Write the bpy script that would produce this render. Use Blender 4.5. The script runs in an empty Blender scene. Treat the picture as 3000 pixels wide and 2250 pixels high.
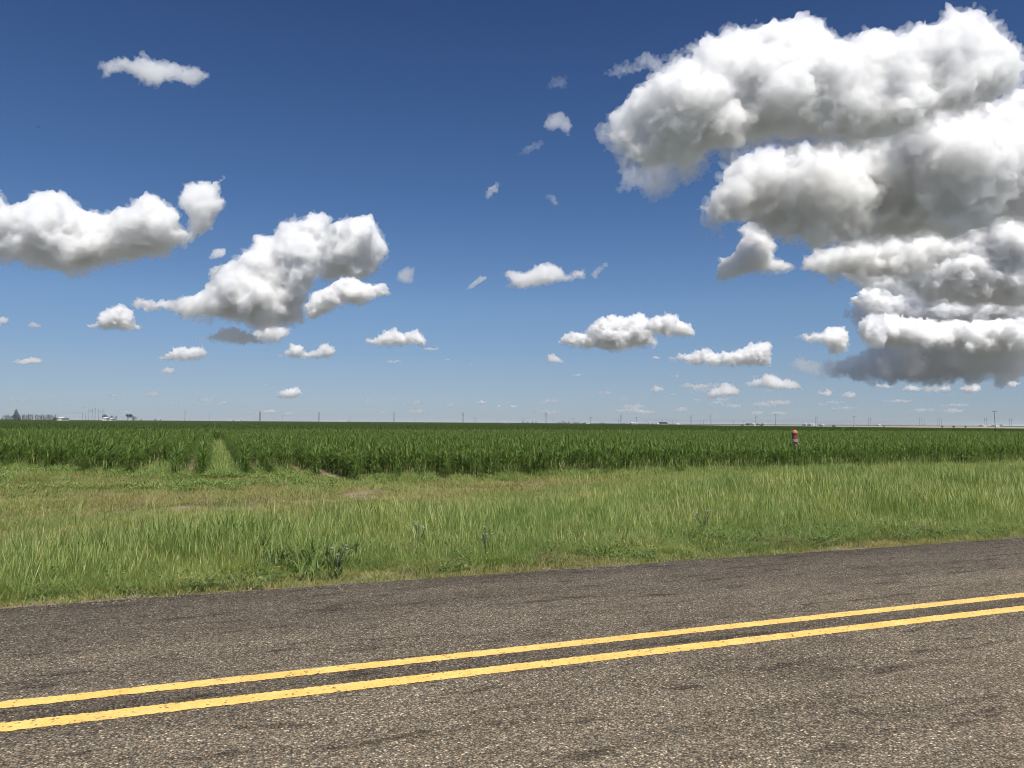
import bpy, bmesh, math, random, time
import numpy as np
from mathutils import Matrix, Vector
R = math.radians
T0 = time.time()
sc = bpy.context.scene
COL = sc.collection

# ------------------------------------------------------------------ camera
F = 2250.0                     # focal length in pixels of a 3000 px wide frame
CAMZ = 1.85
YAW, PITCH, ROLL = R(21.1), R(2.87), R(0.372)
cd = bpy.data.cameras.new('camera'); cam = bpy.data.objects.new('camera', cd); COL.objects.link(cam)
cd.sensor_width = 36; cd.lens = 36 * F / 3000; cd.clip_start = 0.1; cd.clip_end = 300000
MR = Matrix.Rotation(-YAW, 3, 'Z') @ Matrix.Rotation(math.pi / 2 + PITCH, 3, 'X') @ Matrix.Rotation(ROLL, 3, 'Z')
cam.matrix_world = Matrix.Translation((0, 0, CAMZ)) @ MR.to_4x4()
sc.camera = cam
M3 = np.array(MR); CAM = np.array([0, 0, CAMZ])

# ------------------------------------------------------------------ world, sun, exposure
SUN_AZ, SUN_EL = R(176), R(58)
w = bpy.data.worlds.new('World'); sc.world = w; w.use_nodes = True
nt = w.node_tree; bg = nt.nodes['Background']
sky = nt.nodes.new('ShaderNodeTexSky'); sky.sky_type = 'NISHITA'; sky.sun_disc = False
sky.sun_elevation = SUN_EL; sky.sun_rotation = SUN_AZ
sky.altitude = 900; sky.air_density = 1.0; sky.dust_density = 0.3; sky.ozone_density = 1.0
tc = nt.nodes.new('ShaderNodeTexCoord'); sx = nt.nodes.new('ShaderNodeSeparateXYZ'); nt.links.new(tc.outputs['Generated'], sx.inputs[0])
cr = nt.nodes.new('ShaderNodeValToRGB'); nt.links.new(sx.outputs[2], cr.inputs[0])     # clear dry air: deeper blue aloft, grey blue at the horizon
SKYT = [(.0, (.43,.545,.85)), (.061, (.53,.60,.79)), (.149, (.575,.705,.88)), (.276, (.44,.61,.84)), (.39, (.375,.54,.79)), (.49, (.305,.46,.71)), (.75, (.5,.65,.85))]
while len(cr.color_ramp.elements) < len(SKYT): cr.color_ramp.elements.new(.5)
for e_, (p_, c_) in zip(cr.color_ramp.elements, SKYT): e_.position = p_; e_.color = (*c_, 1)
mx = nt.nodes.new('ShaderNodeMix'); mx.data_type = 'RGBA'; mx.blend_type = 'MULTIPLY'; mx.inputs[0].default_value = 1
nt.links.new(sky.outputs[0], mx.inputs[6]); nt.links.new(cr.outputs[0], mx.inputs[7]); nt.links.new(mx.outputs[2], bg.inputs[0])
bg.inputs[1].default_value = 0.0775
sd = bpy.data.lights.new('sun', 'SUN'); sd.energy = 4.6; sd.angle = R(0.5); sd.color = (1.0, 0.955, 0.88)
sun = bpy.data.objects.new('sun', sd); COL.objects.link(sun)
SD = Vector((math.sin(SUN_AZ) * math.cos(SUN_EL), math.cos(SUN_AZ) * math.cos(SUN_EL), math.sin(SUN_EL)))
sun.rotation_euler = SD.to_track_quat('Z', 'Y').to_euler()
sc.view_settings.view_transform = 'Standard'; sc.view_settings.look = 'None'
sc.view_settings.exposure = 0.3; sc.view_settings.gamma = 1.0
cy = sc.cycles
cy.max_bounces = 24; cy.diffuse_bounces = 3; cy.glossy_bounces = 2; cy.transmission_bounces = 3
cy.volume_bounces = 20; cy.transparent_max_bounces = 24; cy.sample_clamp_indirect = 6
cy.filter_width = 1.05; cy.use_denoising = True; cy.adaptive_threshold = 0.02

# ------------------------------------------------------------------ helpers
def ray(px, py):
    """direction (forward component 1) through a pixel of the 3000x2250 frame"""
    px = np.asarray(px, float); py = np.asarray(py, float)
    v = np.stack([(px - 1500) / F, -(py - 1125) / F, -np.ones_like(px)], -1)
    return v @ M3.T
def at(px, py, D): return CAM + ray(px, py) * np.asarray(D, float)[..., None]
def gnd(px, D):
    """ground point below pixel column px at depth D"""
    p = at(px, 1238 + (px - 1500) * .0065, D); return np.array([p[0], p[1], 0.0])

def mk_mesh(name, v, faces, mat=None, tone=None, smooth=False):
    v = np.asarray(v, np.float32)
    me = bpy.data.meshes.new(name)
    if isinstance(faces, np.ndarray):
        n, k = faces.shape
        me.vertices.add(len(v)); me.vertices.foreach_set('co', v.ravel())
        me.loops.add(n * k); me.loops.foreach_set('vertex_index', faces.astype(np.int32).ravel())
        me.polygons.add(n); me.polygons.foreach_set('loop_start', np.arange(0, n * k, k, dtype=np.int32))
        me.update(calc_edges=True)
    else:
        me.from_pydata([tuple(map(float, p)) for p in v], [], faces)
    if tone is not None:
        a = me.attributes.new('tone', 'FLOAT', 'POINT'); a.data.foreach_set('value', np.asarray(tone, np.float32))
    if smooth: me.polygons.foreach_set('use_smooth', np.ones(len(me.polygons), bool))
    if mat: me.materials.append(mat)
    return me
def link(name, me, parent=None, loc=None, rz=0.0):
    o = bpy.data.objects.new(name, me); COL.objects.link(o)
    if parent: o.parent = parent
    if loc is not None: o.location = tuple(float(x) for x in loc)
    if rz: o.rotation_euler = (0, 0, rz)
    return o
def tag(o, label=None, cat=None, group=None, kind=None):
    if label: o['label'] = label
    if cat: o['category'] = cat
    if group: o['group'] = group
    if kind: o['kind'] = kind
    return o
def thing(name, loc, label, cat, group=None, rz=0.0):
    return tag(link(name, None, None, loc, rz), label, cat, group)
def copy_tree(o, parent=None):
    c = o.copy(); COL.objects.link(c)
    if parent: c.parent = parent
    for ch in list(o.children): copy_tree(ch, c)
    return c

class MB:
    def __init__(s): s.v = []; s.f = []
    def add(s, v, f):
        n = len(s.v); s.v += [tuple(map(float, p)) for p in v]; s.f += [tuple(i + n for i in q) for q in f]; return s
    def box(s, x0, x1, y0, y1, z0, z1):
        return s.add([(x0,y0,z0),(x1,y0,z0),(x1,y1,z0),(x0,y1,z0),(x0,y0,z1),(x1,y0,z1),(x1,y1,z1),(x0,y1,z1)],
                     [(0,3,2,1),(4,5,6,7),(0,1,5,4),(1,2,6,5),(2,3,7,6),(3,0,4,7)])
    def tube(s, pts, rad, n=8, cap=True):
        pts = [Vector(p) for p in pts]; rad = rad if hasattr(rad, '__len__') else [rad] * len(pts)
        V = []; Fc = []
        for i, p in enumerate(pts):
            d = (pts[min(i+1, len(pts)-1)] - pts[max(i-1, 0)]).normalized()
            a = d.orthogonal().normalized() if i == 0 else (a - d * a.dot(d)).normalized()
            b = d.cross(a)
            V += [p + (a * math.cos(t) + b * math.sin(t)) * rad[i] for t in (2*math.pi*k/n for k in range(n))]
        for i in range(len(pts) - 1):
            for k in range(n): Fc.append((i*n+k, i*n+(k+1) % n, (i+1)*n+(k+1) % n, (i+1)*n+k))
        if cap: Fc += [tuple(range(n))[::-1], tuple((len(pts)-1)*n + k for k in range(n))]
        return s.add(V, Fc)
    def lathe(s, prof, n=28, cx=0, cy=0):
        V = []; Fc = []
        for r, z in prof: V += [(cx + r*math.cos(2*math.pi*k/n), cy + r*math.sin(2*math.pi*k/n), z) for k in range(n)]
        for i in range(len(prof)-1):
            for k in range(n): Fc.append((i*n+k, i*n+(k+1) % n, (i+1)*n+(k+1) % n, (i+1)*n+k))
        Fc += [tuple(range(n))[::-1], tuple((len(prof)-1)*n + k for k in range(n))]
        return s.add(V, Fc)
    def build(s, name, mat, parent=None, loc=None, smooth=False):
        me = mk_mesh(name, s.v, s.f, mat, smooth=smooth)
        return link(name, me, parent, loc)

# numpy gradient noise
_p = np.random.RandomState(7).permutation(256); _p = np.concatenate([_p, _p])
_g = np.random.RandomState(3).normal(size=(256, 3)); _g /= np.linalg.norm(_g, axis=1)[:, None]
def perlin(P):
    i = np.floor(P).astype(int); f = P - i; u = f*f*f*(f*(f*6-15)+10); i &= 255; out = 0
    for dx in (0, 1):
        for dy in (0, 1):
            for dz in (0, 1):
                h = _p[_p[_p[(i[:,0]+dx) & 255] + ((i[:,1]+dy) & 255)] + ((i[:,2]+dz) & 255)]
                d = (_g[h] * (f - [dx, dy, dz])).sum(1)
                ww = (u[:,0] if dx else 1-u[:,0]) * (u[:,1] if dy else 1-u[:,1]) * (u[:,2] if dz else 1-u[:,2])
                out = out + d * ww
    return out
def n2(x, y, s=1.0, o=0.0):
    x = np.atleast_1d(np.asarray(x, float)); y = np.atleast_1d(np.asarray(y, float))
    return perlin(np.stack([x*s+o, y*s+o*1.7, np.full_like(x, o*.37)], 1))

# ------------------------------------------------------------------ materials
def mat(name): m = bpy.data.materials.new(name); m.use_nodes = True; return m, m.node_tree, m.node_tree.nodes['Principled BSDF']
def N(nt, t, **k):
    n = nt.nodes.new(t)
    for a, b in k.items():
        if a.startswith('i_'): n.inputs[a[2:].replace('_', ' ')].default_value = b
        else: setattr(n, a, b)
    return n
def ramp(nt, src, stops, interp='LINEAR'):
    r = nt.nodes.new('ShaderNodeValToRGB'); r.color_ramp.interpolation = interp; e = r.color_ramp.elements
    while len(e) < len(stops): e.new(0.5)
    for q, (p, c) in zip(e, stops): q.position = p; q.color = (*c, 1)
    nt.links.new(src, r.inputs[0]); return r.outputs[0]
def noise(nt, scale, detail=4, rough=.55, coord=None, dist=0.0):
    n = N(nt, 'ShaderNodeTexNoise'); n.inputs['Scale'].default_value = scale; n.inputs['Detail'].default_value = detail
    n.inputs['Roughness'].default_value = rough; n.inputs['Distortion'].default_value = dist
    if coord is not None: nt.links.new(coord, n.inputs['Vector'])
    return n.outputs[0]
def mixc(nt, fac, a, b, mode='MIX'):
    m = N(nt, 'ShaderNodeMix', data_type='RGBA', blend_type=mode)
    for s, x in ((0, fac), (6, a), (7, b)):
        if isinstance(x, (int, float)): m.inputs[s].default_value = x
        elif isinstance(x, tuple): m.inputs[s].default_value = (*x, 1)
        else: nt.links.new(x, m.inputs[s])
    return m.outputs[2]
def math_(nt, op, a, b=None):
    m = N(nt, 'ShaderNodeMath', operation=op)
    for i, x in enumerate((a, b)):
        if x is None: continue
        if isinstance(x, (int, float)): m.inputs[i].default_value = x
        else: nt.links.new(x, m.inputs[i])
    return m.outputs[0]
def pos(nt): return N(nt, 'ShaderNodeNewGeometry').outputs['Position']
def plain(name, col, rough=.7, var=.15, scale=2.0, metallic=0.0):
    m, nt, b = mat(name)
    c = mixc(nt, noise(nt, scale, 5, coord=N(nt, 'ShaderNodeTexCoord').outputs['Object']), tuple(x*(1-var) for x in col), tuple(min(1, x*(1+var)) for x in col))
    nt.links.new(c, b.inputs['Base Color']); b.inputs['Roughness'].default_value = rough; b.inputs['Metallic'].default_value = metallic
    return m
def leafmat(name, stops, rough=.5, trans=.35, spec=.4, patch=None, patchscale=.12):
    """blade material: colour from the mesh's own 'tone', shifted per plant; patch = second colour in broad stands"""
    m, nt, b = mat(name)
    at_ = N(nt, 'ShaderNodeAttribute', attribute_name='tone').outputs['Fac']
    rnd = N(nt, 'ShaderNodeObjectInfo').outputs['Random']
    t = math_(nt, 'ADD', math_(nt, 'MULTIPLY', at_, .8), math_(nt, 'MULTIPLY', rnd, .2))
    c = ramp(nt, t, stops)
    if patch:
        f = ramp(nt, noise(nt, patchscale, 3, coord=pos(nt)), [(.42, (0,0,0)), (.62, (1,1,1))])
        c = mixc(nt, f, c, mixc(nt, .55, c, patch))
    nt.links.new(c, b.inputs['Base Color']); b.inputs['Roughness'].default_value = rough
    b.inputs['Specular IOR Level'].default_value = spec
    c = mixc(nt, 1.0, c, (1.28,1.26,1.15) if 'corn' in name else (1.2,1.15,1.05), 'MULTIPLY'); nt.links.new(c, b.inputs['Base Color'])
    tr = N(nt, 'ShaderNodeBsdfTranslucent'); nt.links.new(mixc(nt, 1.0, c, (1.0, 1.0, .55), 'MULTIPLY'), tr.inputs['Color'])
    ms = N(nt, 'ShaderNodeMixShader'); ms.inputs[0].default_value = trans
    nt.links.new(b.outputs[0], ms.inputs[1]); nt.links.new(tr.outputs[0], ms.inputs[2])
    nt.links.new(ms.outputs[0], nt.nodes['Material Output'].inputs['Surface'])
    return m

def asphalt_mat():
    m, nt, b = mat('chip_seal'); P = pos(nt)
    sq = N(nt, 'ShaderNodeMapping'); sq.inputs['Scale'].default_value = (.25, 1, 1); nt.links.new(P, sq.inputs['Vector'])
    v1 = N(nt, 'ShaderNodeTexVoronoi', feature='F1'); v1.inputs['Scale'].default_value = 72; nt.links.new(P, v1.inputs['Vector'])
    v2 = N(nt, 'ShaderNodeTexVoronoi', feature='F1'); v2.inputs['Scale'].default_value = 120; nt.links.new(P, v2.inputs['Vector'])
    sp = N(nt, 'ShaderNodeSeparateColor'); nt.links.new(v1.outputs['Color'], sp.inputs[0])
    stone = ramp(nt, sp.outputs[0], [(0, (.035,.032,.031)), (.35, (.08,.07,.063)), (.6, (.14,.12,.102)), (.86, (.19,.165,.14)), (.955, (.30,.265,.225)), (1, (.52,.47,.41))])
    sp2 = N(nt, 'ShaderNodeSeparateColor'); nt.links.new(v2.outputs['Color'], sp2.inputs[0])
    fine = ramp(nt, sp2.outputs[1], [(0, (.04,.037,.036)), (.6, (.12,.105,.092)), (1, (.3,.26,.215))])
    c = mixc(nt, .35, stone, fine)
    hue = ramp(nt, sp.outputs[1], [(0, (1.1,.97,.9)), (.5, (1,1,1)), (1, (.93,.97,1.04))])
    c = mixc(nt, 1.0, c, hue, 'MULTIPLY')
    # bitumen between stones
    gap = ramp(nt, v1.outputs['Distance'], [(.36, (1,1,1)), (.62, (.32,.32,.33))])
    c = mixc(nt, .8, c, gap, 'MULTIPLY')
    # bled bitumen and wear, drawn out along the road
    n1 = noise(nt, 1.6, 6, .62, sq.outputs[0]); n3 = noise(nt, 5.5, 5, .6, sq.outputs[0]); n4 = noise(nt, .35, 3, .5, sq.outputs[0])
    d = ramp(nt, n1, [(.28, (.60,.59,.58)), (.42, (.88,.87,.86)), (.6, (1.06,1.05,1.03)), (.75, (1.15,1.13,1.1))])
    d2 = ramp(nt, n3, [(.34, (.46,.45,.45)), (.43, (.95,.95,.95)), (.8, (1.1,1.1,1.1))])
    d3 = ramp(nt, n4, [(.3, (.84,.84,.86)), (.7, (1.1,1.09,1.07))])
    c = mixc(nt, .9, c, d, 'MULTIPLY'); c = mixc(nt, .9, c, d2, 'MULTIPLY'); c = mixc(nt, .8, c, d3, 'MULTIPLY')
    # darker strip of fresh binder between the two lines
    s = N(nt, 'ShaderNodeSeparateXYZ'); nt.links.new(P, s.inputs[0])
    yy = math_(nt, 'ABSOLUTE', math_(nt, 'SUBTRACT', s.outputs[1], 5.603))
    st = ramp(nt, yy, [(.10, (.62,.62,.64)), (.17, (1,1,1))])
    c = mixc(nt, .75, c, st, 'MULTIPLY')
    # wheel paths polished a little paler and smoother than the crown between them
    wn = math_(nt, 'ADD', s.outputs[1], math_(nt, 'MULTIPLY', noise(nt, .4, 2, .5, P), .3))
    for yc in (6.75, 8.25):
        tr_ = ramp(nt, math_(nt, 'ABSOLUTE', math_(nt, 'SUBTRACT', wn, yc+.15)), [(.1, (1.12,1.12,1.12)), (.45, (1,1,1))])
        c = mixc(nt, 1.0, c, tr_, 'MULTIPLY')
    c = mixc(nt, 1.0, c, (1.78,1.73,1.46), 'MULTIPLY')
    nt.links.new(c, b.inputs['Base Color']); b.inputs['Roughness'].default_value = .9; b.inputs['Specular IOR Level'].default_value = .1
    bp = N(nt, 'ShaderNodeBump'); bp.inputs['Strength'].default_value = .9; bp.inputs['Distance'].default_value = .0035
    hgt = math_(nt, 'ADD', math_(nt, 'MULTIPLY', v1.outputs['Distance'], -1.0), math_(nt, 'MULTIPLY', sp.outputs[2], .5))
    nt.links.new(hgt, bp.inputs['Height']); nt.links.new(bp.outputs[0], b.inputs['Normal'])
    return m
def paint_mat():
    m, nt, b = mat('yellow_paint'); P = pos(nt)
    v = N(nt, 'ShaderNodeTexVoronoi', feature='F1'); v.inputs['Scale'].default_value = 62; nt.links.new(P, v.inputs['Vector'])
    sp = N(nt, 'ShaderNodeSeparateColor'); nt.links.new(v.outputs['Color'], sp.inputs[0])
    base = ramp(nt, noise(nt, 3.5, 5, .6, P), [(.3, (.80,.475,.105)), (.7, (.92,.595,.175))])
    base = mixc(nt, .5, base, ramp(nt, sp.outputs[0], [(0, (.72,.7,.7)), (.5, (1,1,1)), (1, (1.15,1.15,1.2))]), 'MULTIPLY')
    holes = ramp(nt, math_(nt, 'ADD', sp.outputs[1], math_(nt, 'MULTIPLY', noise(nt, 7, 3, .6, P), .35)), [(.19, (1,1,1)), (.25, (0,0,0))])
    c = mixc(nt, holes, base, (.17, .135, .085))
    c = mixc(nt, ramp(nt, noise(nt, 1.3, 5, .65, P), [(.5, (0,0,0)), (.8, (.35,.35,.35))]), c, (.45, .36, .2))
    nt.links.new(c, b.inputs['Base Color']); b.inputs['Roughness'].default_value = .6
    bp = N(nt, 'ShaderNodeBump'); bp.inputs['Strength'].default_value = .6; bp.inputs['Distance'].default_value = .005
    nt.links.new(math_(nt, 'MULTIPLY', v.outputs['Distance'], -1.0), bp.inputs['Height']); nt.links.new(bp.outputs[0], b.inputs['Normal'])
    return m
def soil_mat():
    m, nt, b = mat('soil_and_litter'); P = pos(nt)
    a = ramp(nt, noise(nt, .9, 6, .6, P), [(.3, (.15,.115,.07)), (.5, (.26,.19,.125)), (.7, (.36,.26,.18))])
    g = ramp(nt, noise(nt, .5, 4, .55, P), [(.44, (0,0,0)), (.6, (1,1,1))])
    c = mixc(nt, g, a, ramp(nt, noise(nt, 14, 5, .7, P), [(.3, (.05,.06,.02)), (.7, (.14,.14,.055))]))
    c = mixc(nt, .6, c, ramp(nt, noise(nt, 60, 4, .7, P), [(.3, (.5,.5,.5)), (.7, (1.3,1.3,1.3))]), 'MULTIPLY')
    # far plain: broad fields of different crops
    s = N(nt, 'ShaderNodeVectorMath', operation='LENGTH'); nt.links.new(P, s.inputs[0])
    far = N(nt, 'ShaderNodeMapRange'); far.inputs[1].default_value = 300; far.inputs[2].default_value = 700; nt.links.new(s.outputs['Value'], far.inputs[0])
    v = N(nt, 'ShaderNodeTexVoronoi', feature='F1', distance='CHEBYCHEV'); v.inputs['Scale'].default_value = .0011; nt.links.new(P, v.inputs['Vector'])
    sp = N(nt, 'ShaderNodeSeparateColor'); nt.links.new(v.outputs['Color'], sp.inputs[0])
    fld = ramp(nt, sp.outputs[0], [(0, (.10,.11,.08)), (.35, (.15,.15,.13)), (.55, (.20,.19,.165)), (.75, (.11,.12,.09)), (1, (.22,.20,.18))])
    c = mixc(nt, far.outputs[0], c, fld)
    nt.links.new(c, b.inputs['Base Color']); b.inputs['Roughness'].default_value = .95; b.inputs['Specular IOR Level'].default_value = .1
    bp = N(nt, 'ShaderNodeBump'); bp.inputs['Strength'].default_value = .7; bp.inputs['Distance'].default_value = .03
    nt.links.new(noise(nt, 25, 6, .65, P), bp.inputs['Height']); nt.links.new(bp.outputs[0], b.inputs['Normal'])
    return m
MA = asphalt_mat(); MP = paint_mat(); MS = soil_mat()
M_corn = leafmat('corn_leaf', [(0, (.05,.08,.019)), (.45, (.09,.142,.033)), (.8, (.135,.205,.053)), (1, (.2,.28,.09))], .55, .45, .3)
M_cornfar = leafmat('corn_leaf_far', [(0, (.028,.05,.013)), (.45, (.047,.078,.02)), (.8, (.07,.108,.03)), (1, (.105,.15,.045))], .6, .3, .2)
M_grass = leafmat('tall_grass_blade', [(0, (.13,.19,.05)), (.45, (.215,.295,.088)), (.75, (.30,.37,.125)), (.9, (.46,.47,.22)), (1, (.68,.62,.38))], .55, .42, .3, (.13,.24,.06), .55)
M_low = leafmat('low_grass_blade', [(0, (.12,.17,.045)), (.5, (.205,.27,.08)), (.85, (.31,.33,.14)), (1, (.46,.39,.23))], .6, .4, .25, (.30,.25,.13), .35)
M_weed = leafmat('weed_leaf', [(0, (.08,.13,.03)), (.6, (.17,.25,.07)), (.9, (.28,.35,.14)), (1, (.55,.58,.38))], .5, .3, .4)
M_dark = leafmat('dark_weed_leaf', [(0, (.075,.115,.032)), (.6, (.14,.205,.062)), (1, (.24,.30,.11))], .5, .3, .4)
M_dry = leafmat('dry_stalk', [(0, (.17,.14,.08)), (.6, (.30,.25,.15)), (1, (.5,.43,.28))], .7, .15, .2)
M_thistle = leafmat('grey_blue_leaf', [(0, (.11,.15,.08)), (.6, (.20,.25,.16)), (1, (.34,.38,.34))], .6, .25, .3)
M_yellow = leafmat('yellow_petal', [(0, (.7,.5,.03)), (1, (.95,.8,.1))], .5, .3, .3)
M_crown = leafmat('tree_leaf', [(0, (.02,.035,.015)), (.5, (.04,.065,.025)), (1, (.075,.10,.045))], .6, .25, .3)
M_crown2 = leafmat('grey_tree_leaf', [(0, (.045,.055,.035)), (.5, (.08,.09,.06)), (1, (.13,.135,.095))], .6, .25, .3)
M_bark = plain('bark', (.10,.075,.055), .9)
M_pole = plain('weathered_pole_wood', (.075,.065,.06), .85)
M_steel = plain('galvanised_steel', (.22,.24,.26), .5)
M_white = plain('white_painted_metal', (.58,.59,.59), .5, .05)
M_cream = plain('pale_wall', (.55,.53,.47), .7, .08)
M_grey = plain('grey_roof_sheet', (.28,.29,.29), .5, .1)
M_navy = plain('dark_roof_shingle', (.03,.035,.05), .8)
M_green = plain('green_roof_sheet', (.10,.15,.11), .6)
M_door = plain('dark_opening', (.05,.05,.055), .7)
M_trans = plain('transformer_can', (.5,.54,.58), .4)
M_bird = plain('dark_feathers', (.02,.02,.022), .8)

# ------------------------------------------------------------------ ground, road
def grid_mesh(name, xs, ys, zf, m):
    X, Y = np.meshgrid(xs, ys); Z = zf(X, Y)
    v = np.stack([X.ravel(), Y.ravel(), Z.ravel()], 1); nx = len(xs); ny = len(ys)
    i, j = np.meshgrid(np.arange(nx-1), np.arange(ny-1)); a = (j*nx+i).ravel()
    return mk_mesh(name, v, np.stack([a, a+1, a+nx+1, a+nx], 1), m, smooth=True)
def sp(a, b, n): return list(np.linspace(a, b, n, endpoint=False))
xs = [-80000,-20000,-5000,-1500,-500,-200,-100] + sp(-50,-12,10) + sp(-12,60,240) + sp(60,120,20) + [150,250,500,1500,5000,20000,80000]
ys = [-80000,-5000,-500,-50,-10,0,4,8] + sp(8.7,45,150) + sp(45,90,20) + [110,160,300,700,2000,6000,20000,90000]
def gz(X, Y):
    n = n2(X.ravel(), Y.ravel(), .9, 3.3).reshape(X.shape)*.05 + n2(X.ravel(), Y.ravel(), 3.1, 9.3).reshape(X.shape)*.03
    m = np.clip((Y-8.85)/1.0, 0, 1) * np.clip((60-Y)/20, 0, 1)
    return -.03 + n*m - .0*m
tag(link('ground', grid_mesh('ground', xs, ys, gz, MS)), kind='structure')
# road: gentle ragged outer edge where the seal breaks into the verge
ex = np.concatenate([[-3000,-600,-100,-40], np.arange(-16, 62, .06), [70,100,200,600,3000]])
ed = 8.9 + n2(ex, ex*0, .8, 2.1)*.06 + n2(ex, ex*0, 6, 5.1)*.035 + n2(ex, ex*0, 21, 7.1)*.02
ed[:4] = 8.9; ed[-5:] = 8.9
nx = len(ex); v = []
for yy, zz in ((2.55, -.03), (2.6, .0), (5.73, .035), (None, .004), (None, -.06)):
    y = ed + (0 if zz > 0 else .03) if yy is None else np.full(nx, yy)
    v.append(np.stack([ex, y, np.full(nx, zz)], 1))
v = np.concatenate(v); a = np.concatenate([np.arange(nx-1) + k*nx for k in range(4)])
road = tag(link('road', mk_mesh('road', v, np.stack([a, a+1, a+nx+1, a+nx], 1), MA)), kind='structure')
def roadz(y): return np.interp(y, [2.6, 5.73, 8.9], [0, .035, .004])
for y0, y1, sd_ in ((5.733, 5.876, 1), (5.324, 5.472, 2)):
    lx = np.concatenate([np.arange(-900, -14, 6.), np.arange(-12, 40, .014), np.arange(41, 2000, 10.)])
    j0 = n2(lx, lx*0, 55, sd_)*.02 + n2(lx, lx*0, 3, sd_+4)*.006; j1 = n2(lx, lx*0, 55, sd_+8)*.02 + n2(lx, lx*0, 3, sd_+12)*.006
    nl = len(lx); v = np.concatenate([np.stack([lx, y0+j0, roadz(y0+j0)+.004], 1), np.stack([lx, y1+j1, roadz(y1+j1)+.004], 1)])
    a = np.arange(nl-1)
    link('lane_line', mk_mesh('lane_line', v, np.stack([a, a+1, a+nl+1, a+nl], 1), MP), road)

# far pale stubble field right of the crop, and a dark crop beyond it
def polar_poly(name, inner, outer, z, m, label):
    v = []; n = len(inner)
    for (a, d) in inner: v.append((d*math.sin(R(a)), d*math.cos(R(a)), z))
    for (a, d) in outer: v.append((d*math.sin(R(a)), d*math.cos(R(a)), z))
    me = mk_mesh(name, v, [(i, i+1, n+i+1, n+i) for i in range(n-1)], m)
    return tag(link(name, me), kind='structure')
M_stub = plain('dry_stubble', (.27,.25,.165), .95, .25, .02)
M_farcrop = plain('far_crop', (.045,.08,.03), .95, .3, .01)
CF = [(-40, 1500), (20, 1500), (25, 1200), (30, 900), (33.6, 640), (37, 500), (40.7, 425), (45, 345), (50, 325), (54.8, 318), (75, 318)]
def cfar(az): return np.interp(az, [q[0] for q in CF], [q[1] for q in CF])
polar_poly('stubble_field', [(a, float(cfar(a))-3) for a in range(26, 74, 3)], [(a, 1100+a*10) for a in range(26, 74, 3)], .06, M_stub, '')
polar_poly('far_crop_field', [(a, 1900) for a in range(-30, 74, 4)], [(a, 2700) for a in range(-30, 74, 4)], .4, M_farcrop, '')

# ------------------------------------------------------------------ scattering (geometry nodes on one object)
def gn_scatter(name, P, idx, rz, scl, variants, label=None, tilt=None, cat=None):
    col = bpy.data.collections.new(name + '_sources')
    for k, me in enumerate(variants): col.objects.link(bpy.data.objects.new('%s_source_%02d' % (name, k), me))
    me = bpy.data.meshes.new(name); n = len(P); me.vertices.add(n); me.vertices.foreach_set('co', np.asarray(P, np.float32).ravel())
    a = me.attributes.new('pick', 'INT', 'POINT'); a.data.foreach_set('value', np.asarray(idx, np.int32))
    a = me.attributes.new('size', 'FLOAT', 'POINT'); a.data.foreach_set('value', np.asarray(scl, np.float32))
    rot = np.zeros((n, 3), np.float32); rot[:, 2] = rz
    if tilt is not None: rot[:, 0] = tilt[:, 0]; rot[:, 1] = tilt[:, 1]
    a = me.attributes.new('turn', 'FLOAT_VECTOR', 'POINT'); a.data.foreach_set('vector', rot.ravel())
    o = link(name, me)
    g = bpy.data.node_groups.new(name + '_scatter', 'GeometryNodeTree')
    g.interface.new_socket('Geometry', in_out='INPUT', socket_type='NodeSocketGeometry')
    g.interface.new_socket('Geometry', in_out='OUTPUT', socket_type='NodeSocketGeometry')
    gi = g.nodes.new('NodeGroupInput'); go = g.nodes.new('NodeGroupOutput')
    ci = g.nodes.new('GeometryNodeCollectionInfo'); ci.inputs['Collection'].default_value = col
    ci.inputs['Separate Children'].default_value = True; ci.inputs['Reset Children'].default_value = True
    ip = g.nodes.new('GeometryNodeInstanceOnPoints'); ip.inputs['Pick Instance'].default_value = True
    def na(nm, t):
        q = g.nodes.new('GeometryNodeInputNamedAttribute'); q.data_type = t; q.inputs['Name'].default_value = nm
        return next(s for s in q.outputs if s.enabled and s.name == 'Attribute')
    e = g.nodes.new('FunctionNodeEulerToRotation')
    L = g.links.new
    L(gi.outputs[0], ip.inputs['Points']); L(ci.outputs[0], ip.inputs['Instance'])
    L(na('pick', 'INT'), ip.inputs['Instance Index']); L(na('turn', 'FLOAT_VECTOR'), e.inputs[0]); L(e.outputs[0], ip.inputs['Rotation'])
    L(na('size', 'FLOAT'), ip.inputs['Scale']); L(ip.outputs[0], go.inputs[0])
    o.modifiers.new('scatter', 'NODES').node_group = g
    return tag(o, label, None, None, 'stuff')

rs = np.random.RandomState(11)
def ribbons(base, az, length, lean, droop, width, segs, tone, wprof=None):
    """N leaf ribbons: base (N,3), azimuth, length, initial lean from vertical, extra bend, width"""
    n = len(base); base = np.asarray(base, float)
    d = np.stack([np.sin(az), np.cos(az)], 1); side = np.stack([np.cos(az), -np.sin(az), np.zeros(n)], 1)
    p = base.copy(); V = []; 
    for s in range(segs+1):
        t = s/segs
        if s: 
            an = lean + droop*(t-.5/segs)
            st = length/segs
            p = p + np.stack([d[:,0]*np.sin(an)*st, d[:,1]*np.sin(an)*st, np.cos(an)*st], 1)
        wd = (wprof(t) if wprof else (1-t*t*.98)) * width
        V.append(p - side*wd[:,None]/2); V.append(p + side*wd[:,None]/2)
    k = 2*(segs+1); V = np.stack(V, 1).reshape(-1, 3)
    o = (np.arange(n)*k)[:,None,None]; q = np.array([[2*s, 2*s+1, 2*s+3, 2*s+2] for s in range(segs)])[None]
    tn = np.repeat(tone, k)
    return V, (o+q).reshape(-1, 4), tn
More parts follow.
